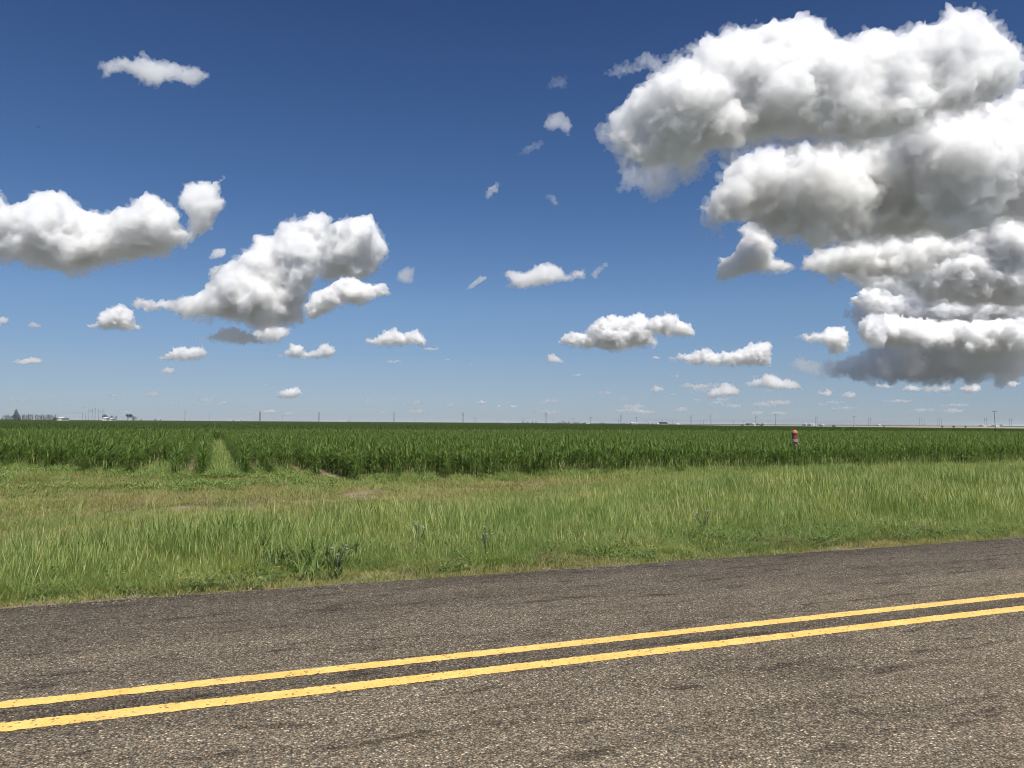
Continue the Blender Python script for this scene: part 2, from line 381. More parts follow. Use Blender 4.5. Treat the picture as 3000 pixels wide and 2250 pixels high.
def join(parts):
    V = []; Fs = []; T = []; n = 0
    for v, f, t in parts: V.append(v); Fs.append(f+n); T.append(t); n += len(v)
    return np.concatenate(V), np.concatenate(Fs), np.concatenate(T)

def corn_parts(base, h, rnd, segs=4, nl=10, wd=1.0):
    """one corn plant: stalk and arching leaves in two ranks"""
    az0 = rnd.uniform(0, math.pi); k = nl
    z = np.linspace(.08, .74, k)*h*rnd.uniform(.95, 1.05, k); az = az0 + np.arange(k)*math.pi + rnd.normal(0, .45, k)
    L = h*(.31+.19*np.sin(np.linspace(.5, 2.6, k)))*rnd.uniform(.85, 1.15, k)
    lean = np.linspace(.85, .3, k)+rnd.normal(0, .18, k); droop = np.linspace(2.0, 1.3, k)+rnd.normal(0, .5, k)
    W = (.029+.02*np.sin(np.linspace(.3, 2.8, k)))*wd
    b = np.stack([np.full(k, base[0]), np.full(k, base[1]), base[2]+z], 1)
    prof = lambda t: (.45+1.6*t if t < .3 else (1-((t-.3)/.7)**2*.97))
    leaves = ribbons(b, az, L, lean, droop, W, segs, np.clip(rnd.normal(.5, .2, k)+np.linspace(-.15, .15, k), 0, 1), prof)
    st = ribbons(np.array([base, base], float), np.array([az0, az0+1.57]), np.array([.7*h]*2), np.zeros(2), np.full(2, .05), np.array([.028, .028])*wd, 2, np.array([.35, .4]), lambda t: 1-.5*t)
    return [leaves, st]
corn_var = [mk_mesh('corn_plant', *join(corn_parts((0,0,0), rs.uniform(.92, 1.08), rs, 4, rs.randint(15, 20)))[:2], M_corn) for _ in range(0)]
for k in range(12):
    v, f, t = join(corn_parts((0,0,0), rs.uniform(.92, 1.1), rs, 4, rs.randint(15, 20)))
    corn_var.append(mk_mesh('corn_plant', v, f, M_corn, t))
print('t plants', time.time()-T0)

# front edge of the crop as a function of X
FX = [(-12, 36), (-6.3, 34), (-4.2, 31.5), (-2.9, 30), (-2.2, 29.5), (-1.9, 30.5), (-1.3, 27.3), (-.3, 27), (.9, 27.8), (1.9, 28.6), (2.7, 29.6), (3.2, 26.6), (3.95, 22.9), (4.6, 25.2), (6.1, 25.2),
      (7.3, 23.9), (8.5, 23.8), (9.7, 24.9), (15.5, 25.6), (21.8, 25.4), (29.5, 26.4), (38.3, 27), (60, 28)]
def yfront(x): return np.interp(x, [q[0] for q in FX], [q[1] for q in FX])
rows = [1.05+.78*k for k in range(0, 150)] + [-.42-.78*k for k in range(0, 45)]
pts = []
pipe_xy = gnd(2328, 37.0)
for x in rows:
    y0 = float(yfront(x)) + rs.normal(0, .55) + .9*float(n2(x, 0, .45, 61)[0]); ys_ = np.arange(y0, 92, .15); n = len(ys_)
    xx = x + rs.normal(0, .05, n); yy = ys_ + rs.normal(0, .05, n)
    az = np.degrees(np.arctan2(xx, yy)); keep = (az > -16) & (az < 58) & (rs.rand(n) > .07) & ((np.arange(n) > 7) | (rs.rand(n) > .22))
    keep &= ~((abs(x+1.98) < .42) & (yy < 36) & (rs.rand(n) > .06))
    keep &= ~((abs(x-2.61) < .4) & (yy < 31) & (rs.rand(n) > .45))
    keep &= (xx-pipe_xy[0])**2 + (yy-pipe_xy[1])**2 > .15**2
    order = np.arange(n)
    pts.append(np.stack([xx, yy, order, np.full(n, x)], 1)[keep])
gy_ = 74+16*rs.rand(150)**.8; pts.append(np.stack([rs.uniform(-.2, .85, 150), gy_, np.full(150, 30.), gy_*0], 1))   # volunteers closing the gap farther in
pts = np.concatenate(pts)
n = len(pts); scl = rs.uniform(.8, 1.08, n)*np.where(pts[:,2] < 6, rs.uniform(.5, .95, n), 1)*(1+.10*n2(pts[:,0], pts[:,1], .12, 4)); rz = rs.uniform(0, 6.28, n); pick = rs.randint(0, 12, n)
rank = np.argsort(pts[:,2]*.19*3 + np.hypot(pts[:,0], pts[:,1]))
front, rest = rank[:300], rank[300:]
for i in front:
    o = link('corn_plant', corn_var[pick[i]], None, (pts[i,0], pts[i,1], -.03), rz[i]); o.scale = (scl[i],)*3
    tag(o, 'knee high green corn plant standing along the near edge of the crop field', 'corn plant', 'corn plants along the near edge of the field')
P3 = np.stack([pts[rest,0], pts[rest,1], np.full(len(rest), -.03)], 1)
gn_scatter('corn_field', P3, pick[rest], rz[rest], scl[rest], corn_var, 'dense dark green corn crop filling the field to the horizon')
# farther crop as row blocks
def block(nr, ln, sp_, segs, nl, wd, h=1.0):
    pr = []
    for r_ in range(nr):
        for k in range(int(ln/sp_)):
            pr += corn_parts(((r_+.5)*.78, (k+.5)*sp_, 0), rs.uniform(.8, 1.08)*h, rs, segs, nl, wd)[:1]
    v, f, t = join(pr); return mk_mesh('corn_block', v, f, M_cornfar, t)
mid = [block(6, 4.75, .19, 2, 10, 1.2) for _ in range(4)]
gx, gy = np.meshgrid(np.arange(-110, 290, 4.68), np.arange(91.5, 315, 4.75)); gx = gx.ravel(); gy = gy.ravel()
az = np.degrees(np.arctan2(gx+2.3, gy)); d = np.hypot(gx, gy); k = (az > -16) & (az < 58) & (d < cfar(az)-5) & (gy < 310)
gx, gy = gx[k], gy[k]; n = len(gx)
gn_scatter('corn_field', np.stack([gx, gy, np.full(n, -.03)], 1), rs.randint(0, 4, n), np.zeros(n), 1+.06*n2(gx, gy, .03, 2), mid, 'middle stretch of the green corn crop beyond the standpipe')
far = [block(20, 15.96, .38, 1, 6, 1.9, .97) for _ in range(3)]
gx, gy = np.meshgrid(np.arange(-500, 800, 15.6), np.arange(311, 1500, 15.96)); gx = gx.ravel(); gy = gy.ravel()
az = np.degrees(np.arctan2(gx+7, gy)); d = np.hypot(gx, gy); k = (az > -16) & (az < 56) & (d < cfar(az)-16)
gx, gy = gx[k], gy[k]; n = len(gx)
gn_scatter('corn_field', np.stack([gx, gy, np.full(n, -.03)], 1), rs.randint(0, 3, n), np.zeros(n), np.ones(n), far, 'far stretch of the green corn crop under the horizon')
print('t corn', time.time()-T0, len(pts))

# ------------------------------------------------------------------ verge vegetation
def grass_clump(nb, rad, h, wd, m, dry=.1, lean=.25, seeds=0, spread=1.0, tone=.5):
    r_ = rad*np.sqrt(rs.rand(nb)); th = rs.uniform(0, 6.28, nb)
    b = np.stack([r_*np.cos(th), r_*np.sin(th), np.full(nb, -.02)], 1)
    L = h*rs.uniform(.5, 1.1, nb); tn = np.clip(rs.normal(tone, .16, nb), 0, .88); tn[rs.rand(nb) < dry] = rs.uniform(.86, 1, 1)
    pr = [ribbons(b, rs.uniform(0, 6.28, nb), L, np.abs(rs.normal(lean, .28, nb)), rs.uniform(.2, 1.9, nb)*spread, np.full(nb, wd), 3, tn)]
    if seeds:
        th = rs.uniform(0, 6.28, seeds); r_ = rad*np.sqrt(rs.rand(seeds)); b = np.stack([r_*np.cos(th), r_*np.sin(th), np.zeros(seeds)], 1)
        az = rs.uniform(0, 6.28, seeds); L = h*rs.uniform(1.0, 1.35, seeds); ln = np.abs(rs.normal(.12, .12, seeds)); dr = rs.uniform(.1, .5, seeds)
        pr.append(ribbons(b, az, L, ln, dr, np.full(seeds, wd*1.3), 4, rs.uniform(.74, .98, seeds), lambda t: .28 if t < .7 else (1.5 if t < .95 else .4)))
    v, f, t = join(pr); return mk_mesh('grass_clump', v, f, m, t)
def weed_clump(nl, rad, h, ls, m, tone=.5):
    r_ = rad*np.sqrt(rs.rand(nl)); th = rs.uniform(0, 6.28, nl)
    b = np.stack([r_*np.cos(th), r_*np.sin(th), h*rs.rand(nl)**1.3], 1)
    v, f, t = ribbons(b, rs.uniform(0, 6.28, nl), ls*rs.uniform(.6, 1.4, nl), rs.uniform(.5, 1.5, nl), rs.uniform(.0, .9, nl), ls*.42*rs.uniform(.7, 1.2, nl), 2, np.clip(rs.normal(tone, .2, nl), 0, 1), lambda t: (.5, 1, .25)[int(t*2+.1)])
    return mk_mesh('weed_clump', v, f, m, t)
def area(y0f, y1f, dens, mask=None, az0=-14, az1=57):
    y0, y1 = 8.7, 37; A = (62+11)*(y1-y0); n = int(A*dens); x = rs.uniform(-11, 62, n); y = rs.uniform(y0, y1, n)
    a = np.degrees(np.arctan2(x, y)); k = (a > az0) & (a < az1) & (y > y0f(x)) & (y < y1f(x))
    x, y = x[k], y[k]
    if mask is not None: k = rs.rand(len(x)) < mask(x, y); x, y = x[k], y[k]
    return x, y
def scat(name, x, y, var, smin, smax, label, extra=None):
    n = len(x); s = rs.uniform(smin, smax, n)
    if extra is not None: s = s*extra(x, y)
    z = gz(x.reshape(1, -1), y.reshape(1, -1)).ravel()
    if name == 'tall_grass':       # stands of one kind, not an even mix
        f_ = n2(x, y, .38, 77)+.5*n2(x, y, 1.1, 79); pk = np.where(f_ > .16, rs.randint(8, 12, n), rs.randint(0, 8, n)); pk = np.where((f_ < -.17) & (rs.rand(n) < .6), rs.randint(12, 14, n), pk)
        gn_scatter(name, np.stack([x, y, z], 1), pk, rs.uniform(0, 6.28, n), s*(1+.25*(f_ > .16)), var, label, rs.normal(0, .14, (n, 2))); return
    gn_scatter(name, np.stack([x, y, z], 1), rs.randint(0, len(var), n), rs.uniform(0, 6.28, n), s, var, label, rs.normal(0, .08, (n, 2)))
    print(name, n)
edge = lambda x: np.interp(x, ex, ed)
# tall pale grass, leaning away from the road
tall_end = lambda x: np.interp(x, [-10, -3, 3, 10, 14, 20, 40, 60], [15.5, 15.8, 17, 19.5, 23, 24.5, 25, 26]) + n2(x, x*0, .3, 8)*1.6
tv = [grass_clump(85, .20, .34, .0050, M_grass, .08, .75, 3, tone=.42) for _ in range(8)] + [grass_clump(75, .2, .38, .0048, M_grass, .18, .6, 6, tone=.55) for _ in range(4)] + [grass_clump(80, .2, .28, .0065, M_dark, .04, .9, 0, tone=.6) for _ in range(2)]
def ht(x, y): return (.62+.28*np.clip((y-9.6)/2.2, 0, 1))*(1+.35*n2(x, y, .45, 6)+.2*n2(x, y, 1.4, 2))*np.clip((tall_end(x)-y)/4.0, .42, 1)
x, y = area(lambda x: edge(x)+.7+n2(x, x*0, .9, 1)*.7, tall_end, 66)
scat('tall_grass', x, y, tv, .8, 1.15, 'tall pale green roadside grass with straw coloured seed heads', ht)
# low darker weeds under and in front of the tall grass
dv = [weed_clump(70, .16, .15, .045, M_dark) for _ in range(3)] + [grass_clump(50, .16, .22, .007, M_dark, 0, .7) for _ in range(5)] + [grass_clump(46, .16, .2, .007, M_grass, .1, .7, 0, tone=.35) for _ in range(3)]
sv = [grass_clump(4, .15, .40, .0042, M_grass, 1, .3, 5, spread=.5, tone=.8) for _ in range(5)]
x, y = area(lambda x: edge(x)+1.3, lambda x: tall_end(x)+.5, 5, lambda x, y: np.clip(.35+1.8*n2(x, y, .5, 55), .03, 1))
scat('seed_stalks', x, y, sv, .75, 1.35, 'thin bleached seed stalks scattered through the tall grass')
x, y = area(lambda x: edge(x)+.35, lambda x: edge(x)+3.6, 62, lambda x, y: np.clip(.62+1.6*n2(x, y, .7, 15), 0, 1)*np.clip((edge(x)+3.4-y)/1.5, .08, 1))
scat('verge_weeds', x, y, dv, .6, 1.2, 'dark green low weeds tangled at the foot of the tall grass')
# short trampled edge grass by the asphalt
ev = [grass_clump(30, .12, .13, .007, M_low, .15, .55, 0, tone=.45) for _ in range(6)] + [grass_clump(26, .12, .15, .007, M_low, .5, .7, 0, tone=.7) for _ in range(3)]
x, y = area(lambda x: edge(x)+.03, lambda x: edge(x)+1.2, 150, lambda x, y: np.clip(.8+1.3*n2(x, y, 1.1, 21)+.6*np.clip((y-edge(x)-.2)/.25, -1, 1), 0, 1))
scat('edge_grass', x, y, ev, .5, 1.15, 'short patchy grass fringing the asphalt edge')
def bare(x, y):
    yf = yfront(x); mid_ = np.interp(x, [-10, 0, 4, 8, 10, 60], [19.5, 19, 19.5, 20.5, 21.5, 22]); w_ = np.interp(x, [-10, 3, 9, 13, 60], [3.0, 2.6, 2.4, .6, .3])
    return np.exp(-((y-mid_)/w_)**2) * np.interp(x, [-10, 9, 12, 60], [1, .8, .0, .0])
# loose chips thrown to the edge of the seal
iv_ = np.array([(1,0,-.3),(-.5,.87,-.25),(-.5,-.87,-.3),(.2,.1,.75)]); chips = []
for k in range(4):
    V_ = []; F_ = []
    for j in range(14):
        sz = rs.uniform(.006, .015); c_ = np.array([rs.normal(0, .09), rs.normal(0, .05), .004]); F_ += [tuple(len(V_)+i for i in f) for f in ((0,1,3),(1,2,3),(2,0,3),(0,2,1))]; V_ += [tuple(p) for p in iv_*sz*rs.uniform(.6, 1.3, 3)+c_]
    chips.append(mk_mesh('chips', V_, F_, None))
M_chip = plain('pale_chip', (.22,.18,.14), .8, .35, 30)
for c_ in chips: c_.materials.append(M_chip)
nn_ = 900; xg = rs.uniform(-9, 60, nn_); yg = edge(xg)+rs.normal(.03, .11, nn_); gn_scatter('gravel', np.stack([xg, yg, np.where(yg > edge(xg), -.004, .006)], 1), rs.randint(0, 4, nn_), rs.uniform(0, 6.28, nn_), rs.uniform(.4, 1.1, nn_)*np.clip(.7+2*n2(xg, yg, .6, 12), .15, 1.1), chips, 'loose pale chips along the crumbling asphalt edge')
# dry thatch showing through the verge in patches
x, y = area(lambda x: edge(x)+.5, lambda x: yfront(x)+.5, 30, lambda x, y: np.clip(-.1+.95*bare(x, y)+2.6*n2(x, y, .42, 91), 0, 1))
scat('dry_thatch', x, y, [grass_clump(40, .2, .24, .006, M_low, .8, .7, 0, tone=.8) for _ in range(4)], .7, 1.3, 'patches of dry straw coloured grass mixed into the verge')
# low ground between the tall grass and the crop
lowv = [grass_clump(46, .2, .15, .009, M_low, .25, .7, 0, tone=.5) for _ in range(6)]
wv = [weed_clump(80, .22, .12, .05, M_weed) for _ in range(6)]
x, y = area(lambda x: tall_end(x)-1.2, lambda x: yfront(x)+.8, 44, lambda x, y: np.clip(1.05-.86*bare(x, y)+1.1*n2(x, y, .6, 31), .18, 1))
scat('low_grass', x, y, lowv, .7, 1.35, 'low olive and straw coloured grass between the tall grass and the crop', lambda x, y: np.interp(x, [0, 10, 20, 60], [1.0, 1.2, 1.5, 1.6]))
x, y = area(lambda x: np.interp(x, [-10, 2, 10, 60], [20.5, 20.5, 22, 23]), lambda x: yfront(x)+1.2, 16, lambda x, y: np.clip(.5-.9*bare(x, y)+1.6*n2(x, y, .5, 41), 0, 1)*np.interp(x, [-10, 3, 8, 60], [1, 1, .35, .3]))
scat('field_weeds', x, y, wv, .7, 1.5, 'light green broad leaved weeds along the field margin')
# weeds running up the unplanted strips between rows
NW = 2000; ty = 26.5+58*rs.rand(NW)**1.5; tx = np.where(rs.rand(NW) < .78, rs.uniform(-.2, .8, NW), rs.uniform(-2.3, -1.6, NW)); k = (tx > -1) | (ty < 37)
fx = rs.uniform(-9, 48, 5200); fy = yfront(fx)+rs.normal(.1, .75, 5200); kk = rs.rand(5200) < np.clip(.6+1.6*n2(fx, fy, .5, 23), .1, 1)
scat('front_weeds', fx[kk], fy[kk], wv[:4]+lowv[:3]+tv[:4], .7, 1.5, 'rough weeds and grass mixed into the front edge of the crop')
scat('row_gap_weeds', tx[k], ty[k], wv[:3]+lowv[:6]+tv[:1], .8, 1.6, 'yellow green weeds filling the unplanted gap between corn rows')
print('t grass', time.time()-T0)

# individual verge plants --------------------------------------------------
def gp(px, py):
    """ground point seen at a pixel"""
    r_ = ray(px, py); t = CAMZ/-r_[2]; return np.array([r_[0]*t, r_[1]*t, -.02])
def broad_grass(nb, rad, h, wd, seed, m=None):
    q = np.random.RandomState(seed); r_ = rad*np.sqrt(q.rand(nb)); th = q.uniform(0, 6.28, nb)
    b = np.stack([r_*np.cos(th), r_*np.sin(th), h*.25*q.rand(nb)], 1)
    v, f, t = ribbons(b, q.uniform(0, 6.28, nb), h*q.uniform(.4, 1.0, nb), np.abs(q.normal(.5, .3, nb)), q.uniform(.4, 1.8, nb), wd*q.uniform(.5, 1.1, nb), 5, np.clip(q.normal(.5, .25, nb), 0, 1), lambda t: min(1, .4+3*t)*(1-t**2.2*.95))
    return mk_mesh('blades', v, f, m or M_dark, t, smooth=True)
for i, (px, py, s, nb, lab) in enumerate([
    (1010, 1655, .60, 55, 'dark broad bladed grass clump standing highest behind the pale flowering weed near the road'),
    (860, 1665, .58, 60, 'dark broad bladed grass clump left of the highest clump in the near verge'),
    (760, 1650, .50, 45, 'low broad bladed grass clump at the left end of the dark patch in the verge'),
    (935, 1690, .42, 50, 'short broad bladed grass clump closest to the asphalt in the dark patch'),
    (2600, 1475, .75, 40, 'dark sorghum like clump rising above the pale verge grass on the right'),
    (2665, 1480, .62, 30, 'smaller dark clump just right of the tall sorghum like clump'),
    (2540, 1482, .5, 26, 'low dark clump just left of the tall sorghum like clump'),
    (2800, 1480, .62, 22, 'thin dark leafy stalks alone in the verge right of the sorghum like clump'),
    (2975, 1470, .75, 30, 'dark leafy clump at the far right end of the verge')]):
    o = link('grass_clump', broad_grass(nb, .3, s, .026, 50+i), None, gp(px, py)); tag(o, lab, 'grass clump', 'broad bladed clumps in the verge')
for i, (px, py, lab) in enumerate([
    (1228, 1600, 'grey blue thistle half hidden in the tall grass left of centre'),
    (1425, 1630, 'grey blue thistle with drooping heads in the middle of the verge'),
    (2058, 1560, 'small blue flowered thistle in dark grass right of centre'),
    (985, 1690, 'pale blue flowered thistle beside the dark grass clumps near the road')]):
    q = np.random.RandomState(90+i); t = thing('thistle', gp(px, py), lab, 'thistle', 'thistles in the verge')
    s = MB(); tips = []
    for k in range(9):
        a = q.uniform(0, 6.28); l = q.uniform(.25, .42); r_ = q.uniform(.05, .16); tip = (r_*math.cos(a), r_*math.sin(a), l); tips.append(tip)
        s.tube([(0, 0, 0), (tip[0]*.4, tip[1]*.4, l*.55), tip], [.006, .005, .004], 5)
    me = mk_mesh('stem', s.v, s.f, M_thistle); link('stem', me, t)
    tp = np.array(tips)[q.randint(0, 9, 60)]*q.uniform(.5, 1, (60, 1)); v, f, tn = ribbons(tp, q.uniform(0, 6.28, 60), q.uniform(.04, .09, 60), q.uniform(.6, 1.6, 60), q.uniform(.2, 1, 60), np.full(60, .014), 2, q.uniform(.2, .9, 60))
    link('foliage', mk_mesh('foliage', v, f, M_thistle, tn), t)
    M_bl = bpy.data.materials.get('blue_petal') or leafmat('blue_petal', [(0, (.35,.42,.62)), (1, (.6,.66,.85))], .6)
    for k in range(4):
        tp = np.repeat(np.array([tips[k]]), 10, 0); v, f, tn = ribbons(tp, np.arange(10)*.63, np.full(10, .028), np.full(10, .7), np.full(10, .4), np.full(10, .012), 2, q.rand(10))
        link('flower', mk_mesh('flower', v, f, M_bl, tn), t)
YL = [(550,1722,'leftmost low yellow flowered weed beside the left road edge'), (585,1728,'low yellow flowered weed a hand right of the leftmost one'), (660,1718,'yellow flowered weed in the middle of the left road edge row'),
      (690,1700,'yellow flowered weed set back behind the left road edge row'), (745,1722,'yellow flowered weed left of the grass tuft touching the asphalt'), (815,1700,'yellow flowered weed below the dark broad bladed clumps'),
      (870,1690,'yellow flowered weed right below the dark broad bladed clumps'), (340,1715,'solitary yellow flower close to the far left verge'), (1440,1655,'yellow flower in the brown edge strip left of centre'),
      (1905,1632,'yellow flowered weed at the asphalt edge right of centre'), (2020,1630,'low yellow flowered weed between two others right of centre'), (2082,1615,'taller yellow flowered weed right of centre among dry stems'),
      (2562,1548,'yellow flowered weed above the road edge in the right verge'), (2592,1562,'largest cluster of yellow flowers in the right verge'), (2612,1555,'yellow flowers at the right of the largest cluster'),
      (2900,1572,'yellow flowered weed close to the far right road edge'), (2955,1565,'small yellow flowers at the far right road edge')]
def flower_mesh(q):
    pr = []; ns = 5
    for k in range(ns):
        c = np.array([q.normal(0, .05), q.normal(0, .05), q.uniform(.10, .2)]); pr.append(ribbons(np.repeat(c[None], 6, 0), np.arange(6)*1.05, np.full(6, .0095), np.full(6, 1.0), np.full(6, .3), np.full(6, .008), 1, q.rand(6), lambda t: 1-.3*t))
    return join(pr)
q = np.random.RandomState(5); fl = [flower_mesh(q) for _ in range(4)]; flm = [mk_mesh('flower_heads', v, f, M_yellow, t) for v, f, t in fl]
flw = [weed_clump(45, .10, .14, .04, M_dark, .6) for _ in range(4)]
for i, (px, py, lab) in enumerate(YL):
    t = thing('wildflower', gp(px, py), lab, 'wildflower', 'yellow wildflowers along the road edge', rz=i*1.3); link('flower_heads', flm[i % 4], t); link('foliage', flw[i % 4], t)
for i, (px, py, w_, lab) in enumerate([(2370, 1600, .8, 'bleached dry brush with forked twigs lying at the right road edge'), (2250, 1603, .5, 'thin dry stems lying left of the bleached brush'),
    (1620, 1645, .7, 'brown tangle of dead stems at the road edge near the middle'), (1240, 1665, .6, 'dead grey stems leaning over the road edge left of the middle'), (2720, 1560, .4, 'small dry tangle at the right road edge beyond the bleached brush')]):
    q = np.random.RandomState(140+i); s = MB()
    for k in range(13):
        a = q.uniform(-.9, .9) + (0 if q.rand() < .5 else math.pi); l = q.uniform(.15, w_); x0, y0 = q.normal(0, w_*.35), q.normal(0, .10); z0 = q.uniform(.01, .08); z1 = z0+q.uniform(0, .2)
        s.tube([(x0, y0, z0), (x0+math.cos(a)*l*.5, y0+math.sin(a)*l*.5, (z0+z1)/2+.03), (x0+math.cos(a)*l, y0+math.sin(a)*l, z1)], [.0035, .003, .0015], 5)
    o = s.build('dry_brush', M_dry, None, gp(px, py)); tag(o, lab, 'dry brush', 'dead stems along the road edge')
o = link('grass_tussock', broad_grass(500, .55, .62, .008, 77, M_low), None, gp(100, 1418)); tag(o, 'rounded grey green tussock on the far side of the bare strip at the left edge', 'grass tussock')

# ------------------------------------------------------------------ irrigation standpipe
def rust(name, c1, c2, c3):
    m, nt, b = mat(name); co = N(nt, 'ShaderNodeTexCoord').outputs['Object']
    c = mixc(nt, ramp(nt, noise(nt, 9, 5, .6, co), [(.35, (0,0,0)), (.65, (1,1,1))]), c1, c2)
    c = mixc(nt, ramp(nt, noise(nt, 30, 5, .65, co), [(.58, (0,0,0)), (.68, (1,1,1))]), c, c3)
    nt.links.new(c, b.inputs['Base Color']); b.inputs['Roughness'].default_value = .6; return m
M_red = rust('faded_red_paint', (.20,.038,.027), (.27,.065,.043), (.11,.035,.025)); M_or = rust('sun_bleached_cap_paint', (.33,.115,.065), (.47,.21,.125), (.2,.06,.04)); M_fl = rust('scuffed_white_flange', (.34,.22,.18), (.44,.33,.28), (.2,.09,.06)); M_conc = rust('concrete_pedestal', (.10,.09,.06), (.16,.14,.10), (.06,.05,.035))
sp_ = thing('standpipe', (pipe_xy[0], pipe_xy[1], 0), 'faded red irrigation standpipe with domed cap standing in the corn', 'standpipe')
r = .122
MB().lathe([(r*1.05, -.05), (r*1.05, .80), (r*.86, .86), (r*.86, 1.0)]).build('pedestal', M_conc, sp_)
MB().lathe([(r*1.1, 1.0), (r*1.3, 1.01), (r*1.3, 1.04), (r*1.1, 1.045)]).lathe([(r*.9, 1.047), (r*.9, 1.063)]).lathe([(r*1.1, 1.065), (r*1.32, 1.07), (r*1.32, 1.115), (r*1.1, 1.12)]).build('flange', M_fl, sp_)
MB().lathe([(r, 1.122), (r, 1.36), (r*1.08, 1.365), (r*1.08, 1.385), (r, 1.39)]).build('barrel', M_red, sp_, smooth=False)
MB().lathe([(r*1.1, 1.392), (r*1.18, 1.40), (r*1.18, 1.455), (r*1.06, 1.50), (r*.86, 1.54), (r*.6, 1.568), (r*.3, 1.583), (.001, 1.588)]).build('cap', M_or, sp_, smooth=True)
for k in range(8):
    a = k*math.pi/4+.2; MB().lathe([(.012, .99), (.012, 1.13)], 6, r*1.12*math.cos(a), r*1.12*math.sin(a)).build('bolt', M_steel, sp_)
MB().tube([(r*.8, -r*.4, .90), (r*1.6, -r*.8, .88), (r*1.8, -r*.9, .80), (r*1.8, -r*.9, .40)], .035, 12).build('outlet_elbow', M_conc, sp_)
MB().tube([(-r*.8, -r*.5, .95), (-r*1.6, -r*.9, .93)], .014, 8).build('valve_stem', M_steel, sp_)

# ------------------------------------------------------------------ poles on the horizon
def mpp(D): return D/F
def hpole(px0, px1, ytop, D, lab, rad=.3, px2=None, arm=True, grp='wood transmission structures along the horizon'):
    c = gnd((px0+(px2 or px1))/2, D); hz = 1238+(px0-1500)*.0065; H = (hz-ytop)*mpp(D)+CAMZ
    yaw = -YAW; t = thing('transmission_pole', c, lab, 'power pole', grp, rz=yaw); half = (px1-px0)/2*mpp(D)
    xs_ = [-half, half] if px2 is None else [-(px2-px0)/2*mpp(D), 0, (px2-px0)/2*mpp(D)]
    for x in xs_: MB().tube([(x, 0, -1), (x, 0, H)], [rad, rad*.7], 8).build('pole', M_pole, t)
    if arm:
        e = max(xs_)*1.7; MB().box(min(xs_)*1.7, e, -.2, .2, H*.78, H*.78+.35).build('crossarm', M_pole, t)
        for x in (min(xs_)*1.7, 0, e): MB().tube([(x, -.3, H*.78), (x, -.3, H*.78-1.4)], .1, 6).build('insulator', M_steel, t)
    return t
def spole(px, ytop, D, lab, rad=.16, arm=1.2, lean=0, can=None, grp='single utility poles along the horizon'):
    c = gnd(px, D); hz = 1238+(px-1500)*.0065; H = (hz-ytop)*mpp(D)+CAMZ
    t = thing('utility_pole', c, lab, 'utility pole', grp, rz=-YAW)
    MB().tube([(lean, 0, -1), (0, 0, H)], [rad, rad*.72], 8).build('pole', M_pole, t)
    if arm:
        MB().box(-arm, arm, -.08-rad, -rad, H-.75, H-.55).build('crossarm', M_pole, t)
        for x in (-arm*.92, -arm*.4, arm*.4, arm*.92): MB().tube([(x, -.1-rad, H-.55), (x, -.1-rad, H-.3)], .06, 6).build('insulator', M_steel, t)
    if can: MB().tube([(.55, -.1, H-2.9), (.55, -.1, H-1.6)], .38, 10).build('transformer', M_trans, t)
    return t
hpole(260, 269.5, 1196, 1400, 'tallest twin pole power structure just left of the pale farmhouse trees')
hpole(289, 301, 1197, 1350, 'twin pole power structure touching the farmhouse trees on the left', .38)
spole(241, 1208, 1100, 'leftmost short pole of the cluster before the farmhouse trees', .22, 0)
spole(250.6, 1210.5, 1100, 'second short pole of the cluster before the farmhouse trees', .18, 0)
spole(278, 1195, 1100, 'thickest single pole in the cluster before the farmhouse trees', .32, 0)
spole(541.5, 1200, 1000, 'lone pole left of the corn row gap', .27, 0)
spole(613, 1216, 1500, 'faint distant pole above the corn row gap', .16, .8)
hpole(760, 762.5, 1205, 1500, 'thick dark power structure seen end on, right of the white tanks', .55, arm=False)
spole(827.5, 1217, 1500, 'faint pole right of the thick end on power structure', .15, .8)
hpole(933.5, 935, 1207, 1500, 'dark power structure at the left end of the long pale shed', .42, arm=False)
spole(1024.6, 1219, 1400, 'faint pole just right of the long pale shed', .17, .8)
hpole(1153.3, 1156.5, 1206, 1550, 'narrow twin pole structure left of the middle of the horizon', .32)
spole(1215, 1224, 1600, 'very faint pole right of the narrow twin pole structure', .15, .8)
hpole(1354, 1357.5, 1207.5, 1550, 'twin pole structure left of the two short poles near the middle', .3)
spole(1389, 1222, 1300, 'left one of two short poles near the middle of the horizon', .2, 1)
spole(1394.5, 1225, 1300, 'right one of two short poles near the middle of the horizon', .2, 1.2)
spole(1456, 1224, 1300, 'thin pole left of the small white trailer', .18, 1)
spole(1531, 1224, 1400, 'faint pole over the left clump of round bushes', .15, .8)
spole(1538, 1224, 1300, 'darker pole between the two clumps of round bushes', .22, 1)
hpole(1597, 1600.5, 1208.5, 1600, 'twin pole structure right of the round bushes at mid horizon', .3)
spole(1620.5, 1224, 1250, 'thin pole left of the tree shaded farmstead', .2, 1)
spole(1678.5, 1225, 1250, 'thin pole rising from the tree shaded farmstead', .2, 1)
spole(1730.5, 1222, 900, 'pole with crossarm behind the long white barn', .2, 1.2)
spole(1812, 1226.5, 1300, 'short pole left of the twin poles by the white sheds', .18, 1)
hpole(1817.3, 1821.6, 1213, 1650, 'twin pole structure left of the white sheds', .3)
spole(1864, 1222, 900, 'pole carrying a pale transformer can above the white sheds', .22, 1.5, can=True)
spole(1892, 1232, 1300, 'very short pole right of the white sheds', .16, .8)
spole(1939.5, 1229, 1100, 'pole behind the dark roofed house', .16, .9)
spole(1970, 1232, 1200, 'short pole right of the dark roofed house', .16, .8)
hpole(2022, 2026.6, 1216, 1700, 'twin pole structure between the dark roofed house and the crossarm pole', .3)
spole(2053, 1232, 1200, 'left one of two stub poles before the crossarm pole', .16, .8)
